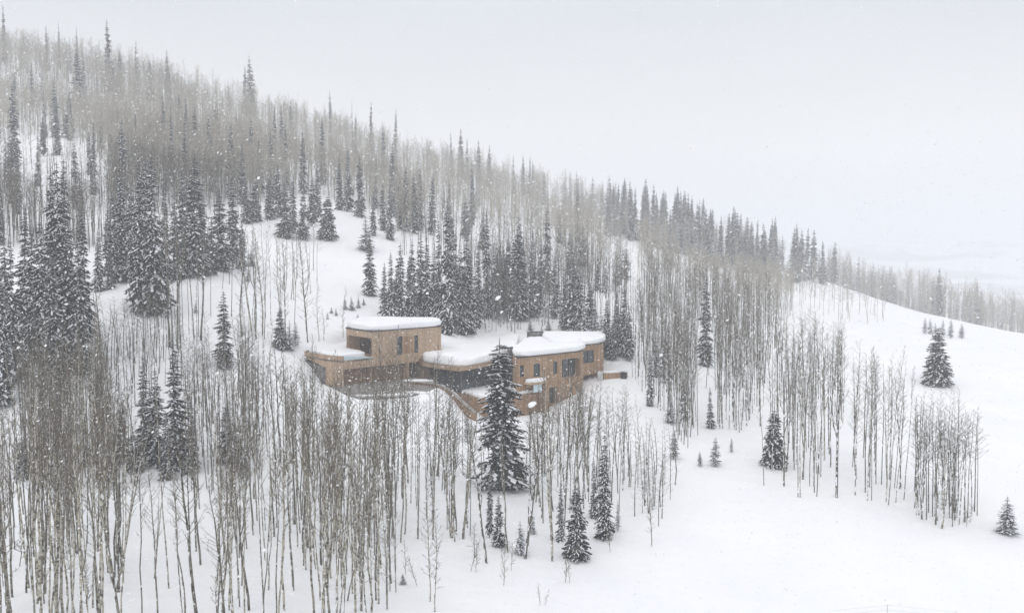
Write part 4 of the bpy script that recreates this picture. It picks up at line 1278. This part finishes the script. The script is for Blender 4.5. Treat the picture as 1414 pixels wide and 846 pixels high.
SAP = []
for i in range(3):
    a, c = make_aspen(500 + i, .12, 22, 3, H=3.0, thick=.25, spread=.35, rough=.5)
    SAP.append((mesh_of('trunk', a, [M['twig']]), mesh_of('crown', c, [M['twig']])))
sap_things = []
for i, (b, h) in enumerate(saplings):
    s = h / 3.0
    o = place('aspen_sapling', SAP[i % 3], b, (s, s, s), rng.uniform(0, 6.28), (rng.normal(0, .12), rng.normal(0, .12)))
    sap_things.append((o, b, h))

# ------------------------------------------------------------------ labels: which one is it
ORD = ['first', 'second', 'third', 'fourth', 'fifth', 'sixth', 'seventh', 'eighth', 'ninth', 'tenth', 'eleventh', 'twelfth']
ROW = ['front', 'second', 'third', 'fourth', 'fifth', 'sixth', 'seventh', 'eighth', 'ninth', 'tenth', 'eleventh', 'twelfth']


def aspen_place(x, y, zone, d):
    if zone == 'woods' or (x > 1140 and y < 470): return 'on the far crest'
    if x > 1245: return 'of the rightmost lone clump'
    if x > 1163: return 'of the middle lone clump'
    if x > 1040 and y > 500: return 'around the lone round fir'
    if x > 860 and y > 610: return 'of the short clump downhill'
    if x > 860 and y > 470: return 'of the grove beside the house'
    if x > 860: return 'of the grove above the field'
    if y < 485 and x < 270: return 'on the bare white shelf uphill'
    if y < 485 and x < 500: return 'in the clearing above the house'
    if y < 475: return 'in the woods behind the house'
    if x > 640 and y < 680: return 'just below the deck'
    if x > 640: return 'around the small downhill firs'
    if x > 480 and y < 720: return 'below the driveway'
    if x > 480: return 'of the sparse lower middle stand'
    if x > 375 and y < 720: return 'below the stone base'
    if x > 330: return 'of the dense stand below the garage'
    if x > 170 and y > 700: return 'below the twin snowy firs'
    if x > 170: return 'beside the twin snowy firs'
    if y > 720: return 'of the bottom left stand'
    return 'under the dark left firs'


def fir_place(x, y, d):
    if x > 1140: return 'in the woods beyond the crest'
    if x > 860 and y > 510: return 'at the foot of the grove'
    if x > 860 and y < 400: return 'of the ridge forest above the field'
    if x > 860: return 'in the grove beside the house'
    if y > 700: return 'below the house among bare aspens'
    if y > 500 and x > 300: return 'on the slope near the house'
    if y > 560: return 'in the lower aspen stand'
    if x < 170 and y > 392: return 'of the dark group uphill left'
    if x < 360 and y > 340: return 'above the white shelf'
    if x < 480 and y > 290: return 'at the top of the clearing'
    if x < 520 and y > 390: return 'in the clearing above the house'
    if x > 490 and y > 395: return 'directly behind the house'
    if x > 490 and y > 325: return 'uphill behind the house'
    if x > 700: return 'on the middle ridge'
    if x > 440: return 'under the middle skyline'
    if y < 175: return 'under the upper left skyline'
    return 'among pale aspens on the slope'


def name_rows(entries, kind, group_of):
    """entries (object, px, py, depth, adjective, place): cells of ten, nearest first, told apart by order"""
    cells = {}
    for e_ in entries: cells.setdefault(e_[5], []).append(e_)
    for place_, L_ in cells.items():
        L_.sort(key=lambda q: q[3])
        nrow = (len(L_) + 11) // 12
        per = (len(L_) + nrow - 1) // nrow
        for r_ in range(nrow):
            rowl = sorted(L_[r_ * per:(r_ + 1) * per], key=lambda q: q[1])
            for i_, q in enumerate(rowl):
                if len(L_) == 1: t_ = f'{q[4]} {kind} standing alone {place_}'
                elif nrow == 1: t_ = f'{q[4]} {kind}, {ORD[i_]} from left {place_}'
                else: t_ = f'{q[4]} {kind}, {ORD[i_]} from left, {ROW[r_]} row {place_}'
                tag(q[0], t_, 'tree', group_of + ' ' + place_)


ent = []
for o, b, h, form, zone in asp_things:
    x, y = project(b)
    lean = abs(o.rotation_euler[0]) + abs(o.rotation_euler[1])
    adj = 'low-branched' if form >= 8 else ('leaning' if lean > .07 else ('thick' if o.scale[0] > .85 else ('slim' if o.scale[0] < .62 else 'straight')))
    adj += ' bare'
    ent.append((o, x, y, b[1], adj, aspen_place(x, y, zone, b[1])))
name_rows(ent, 'aspen', 'aspens')
ent = []
SPECIAL = {(690, 465): 'large dense snowy fir standing in front of the deck, hiding the middle of the house', (975, 377): 'tall dark spire fir towering over the bare grove right of the house', (1067, 560): 'round bushy fir at the left end of the lone aspen clumps', (1295, 450): 'broad single fir alone in the open white field', (1390, 682): 'small dark fir alone on open snow at the field edge',
           (988, 600): 'small snowy fir in the open just below the grove, the larger of a pair', (966, 624): 'tiny fir next to the small snowy fir below the grove', (930, 590): 'small fir at the lower left corner of the grove', (795, 668): 'bushy snow laden fir lowest of the firs below the house', (836, 583): 'tall columnar fir with aspens around it below the right end of the house', (556, 795): 'knee high fir alone on the snow below the aspens'}
spec = {}
for (tx, ty), t_ in SPECIAL.items():
    for f in FIRS:
        if f[0] == tx and f[1] == ty:
            j = FIRS.index(f); spec[tuple(np.round(base[j], 3))] = t_
for o, b, h, rad in fir_things:
    x, y = project(b)
    k_ = tuple(np.round(b, 3))
    if k_ in spec:
        tag(o, spec[k_], 'tree'); continue
    pxh = h * F_PX / b[1]
    adj = ('tiny' if h < 4 else 'small' if h < 8 else 'tall') + (' slender' if rad / h < .085 else ' broad' if rad / h > .14 else ' dark')
    if 1270 < x < 1335 and 455 < y < 475:
        ent.append((o, x, y, b[1], adj, 'of the six above the broad field fir'))
    else:
        ent.append((o, x, y, b[1], adj, fir_place(x, y, b[1])))
name_rows(ent, 'fir', 'firs')
ent = []
for o, b, h in sap_things:
    x, y = project(b)
    ent.append((o, x, y, b[1], 'thin twiggy', 'at the right clump' if x > 1000 else 'in the snow below the firs' if x > 600 else 'in the snow below the driveway' if x > 480 else 'under the left stand'))
name_rows(ent, 'sapling', 'saplings')

# ------------------------------------------------------------------ small things
for i, (x0, y0, x1, y1, t_) in enumerate(((10, 112, 38, 84, 'long dead trunk leaning across bare trees near the top left skyline'), (24, 140, 40, 118, 'short dead trunk leaning below the longer one near the top left skyline'))):
    a = ground_hit([x0], [y0])[0]
    d = a[1] + 1.0
    r1 = ray(np.float64(x1), np.float64(y1)); e1 = r1 / r1[1] * d
    T = Tris(); L1 = e1 - a
    tube(T, [-.1 * L1, .5 * L1 + [0, 0, .15], L1], [.2, .16, .08], 6)
    V, F_, m_ = T.get()
    o = link('dead_trunk', np_mesh('dead_trunk', V, F_, [M['fir_bark']])); o.location = a
    tag(o, t_, 'dead tree')
fp = [at_depth(1225, 852, 66)[:2] + np.array([q, 0]) for q in (-5.5, 0, 5.5)]
fz = [float(height(*p)) for p in fp]
top = at_depth(1225, 834, 66)[2]
fo = empty('wire_fence', (*fp[1], fz[1]))
tag(fo, 'thin wire fence with slim posts at the bottom edge of the open snow', 'fence')
o0 = np.array(fo.location)
tops = [np.array([*p, top - (0 if i == 1 else .55)]) for i, p in enumerate(fp)]
for p, z, t_ in zip(fp, fz, tops):
    m = Mesh(); m.bar(np.array([*p, z - .4]), t_, .05, .05); m.build('post', M['column'], fo, origin=o0)
for q in (0.06, 0.45):
    m = Mesh()
    for a, b in zip(tops[:-1], tops[1:]):
        m.bar(a - [0, 0, q], b - [0, 0, q], .012, .012)
    m.build('wire', M['column'], fo, origin=o0)

# ------------------------------------------------------------------ falling snow
def flakes(n_, d0, d1, r0, r1, seed):
    r = np.random.default_rng(seed)
    d = (r.random(n_) * (d1 ** 2.6 - d0 ** 2.6) + d0 ** 2.6) ** (1 / 2.6)
    px = r.uniform(-350, 1764, n_); py = r.uniform(-250, 1000, n_)
    q = ray(px, py); q = q / q[:, 1:2] * d[:, None]
    return q, r.uniform(r0, r1, n_)


Pf, Rf = flakes(150000, 14, 80, .009, .025, 1)
ok = Pf[:, 2] > height(Pf[:, 0], Pf[:, 1]) + .2
Pf, Rf = Pf[ok], Rf[ok]
Pb, Rb = flakes(130, 8, 24, .009, .020, 2)
BIG = [(735, 558, 8, .04), (688, 411, 9, .03), (705, 372, 12, .02), (913, 490, 9, .022), (590, 405, 10, .02), (1050, 322, 9, .03), (357, 246, 9, .02), (365, 759, 9, .025), (330, 795, 10, .02), (347, 490, 9, .02), (300, 515, 9, .02), (686, 412, 11, .02), (1004, 442, 10, .017), (988, 437, 10, .015), (836, 368, 11, .017), (1285, 412, 10, .018), (760, 376, 12, .018), (25, 480, 10, .02), (63, 477, 10, .018), (204, 682, 10, .015)]
Pg = np.array([(lambda v: v / v[1] * b[2])(ray(np.float64(b[0]), np.float64(b[1]))) for b in BIG]); Rg = np.array([b[3] * .72 for b in BIG])
Pbig = np.r_[Pb, Pg]; Rbig = np.r_[Rb, Rg]
nf = len(Pf)
axis = rng.normal(0, .45, (nf, 3)) + np.array([.75, 0, .45]); axis /= np.linalg.norm(axis, axis=1)[:, None]
o1 = np.cross(axis, rng.normal(0, 1, (nf, 3))); o1 /= np.linalg.norm(o1, axis=1)[:, None]
o2 = np.cross(axis, o1)
k = rng.uniform(.7, 1.2, (nf, 6, 1))
el = rng.uniform(1.0, 1.7, (nf, 1, 1)) 
V = Pf[:, None] + Rf[:, None, None] * k * (OCT[None, :, 0:1] * axis[:, None] * el + OCT[None, :, 1:2] * o1[:, None] * .8 + OCT[None, :, 2:3] * o2[:, None] * .7)
F = (np.arange(nf)[:, None, None] * 6 + OCF[None]).reshape(-1, 3)
# the nearest flakes are ragged round clumps
lat = np.linspace(0, np.pi, 7)[1:-1]; lon = np.linspace(0, 2 * np.pi, 9)[:-1]
SPH = np.array([[0, 0, 1.]] + [[np.sin(a) * np.cos(b), np.sin(a) * np.sin(b), np.cos(a)] for a in lat for b in lon] + [[0, 0, -1.]])
SF = [(0, 1 + j, 1 + (j + 1) % 8) for j in range(8)]
for i in range(4):
    for j in range(8):
        a_, b_2 = 1 + i * 8 + j, 1 + i * 8 + (j + 1) % 8
        SF += [(a_, a_ + 8, b_2 + 8), (a_, b_2 + 8, b_2)]
SF += [(41, 33 + (j + 1) % 8, 33 + j) for j in range(8)]
SF = np.array(SF)
nb_ = len(Pbig)
ax = rng.normal(0, .25, (nb_, 3)) + np.array([.75, 0, .42]); ax /= np.linalg.norm(ax, axis=1)[:, None]
o1 = np.cross(ax, rng.normal(0, 1, (nb_, 3))); o1 /= np.linalg.norm(o1, axis=1)[:, None]
o2 = np.cross(ax, o1)
kb = rng.uniform(.72, 1.12, (nb_, len(SPH), 1))
V2 = Pbig[:, None] + Rbig[:, None, None] * kb * (SPH[None, :, 0:1] * ax[:, None] * 1.35 + SPH[None, :, 1:2] * o1[:, None] * .8 + SPH[None, :, 2:3] * o2[:, None] * .75)
F2 = (np.arange(nb_)[:, None, None] * len(SPH) + SF[None]).reshape(-1, 3) + nf * 6
V = np.concatenate([V.reshape(-1, 3), V2.reshape(-1, 3)]); F = np.concatenate([F, F2])
fl = link('falling_snow', np_mesh('falling_snow', V, F, [M['flake']], smooth=True))
tag(fl, 'white snowflakes drifting through the air', 'snowfall', None, 'stuff')
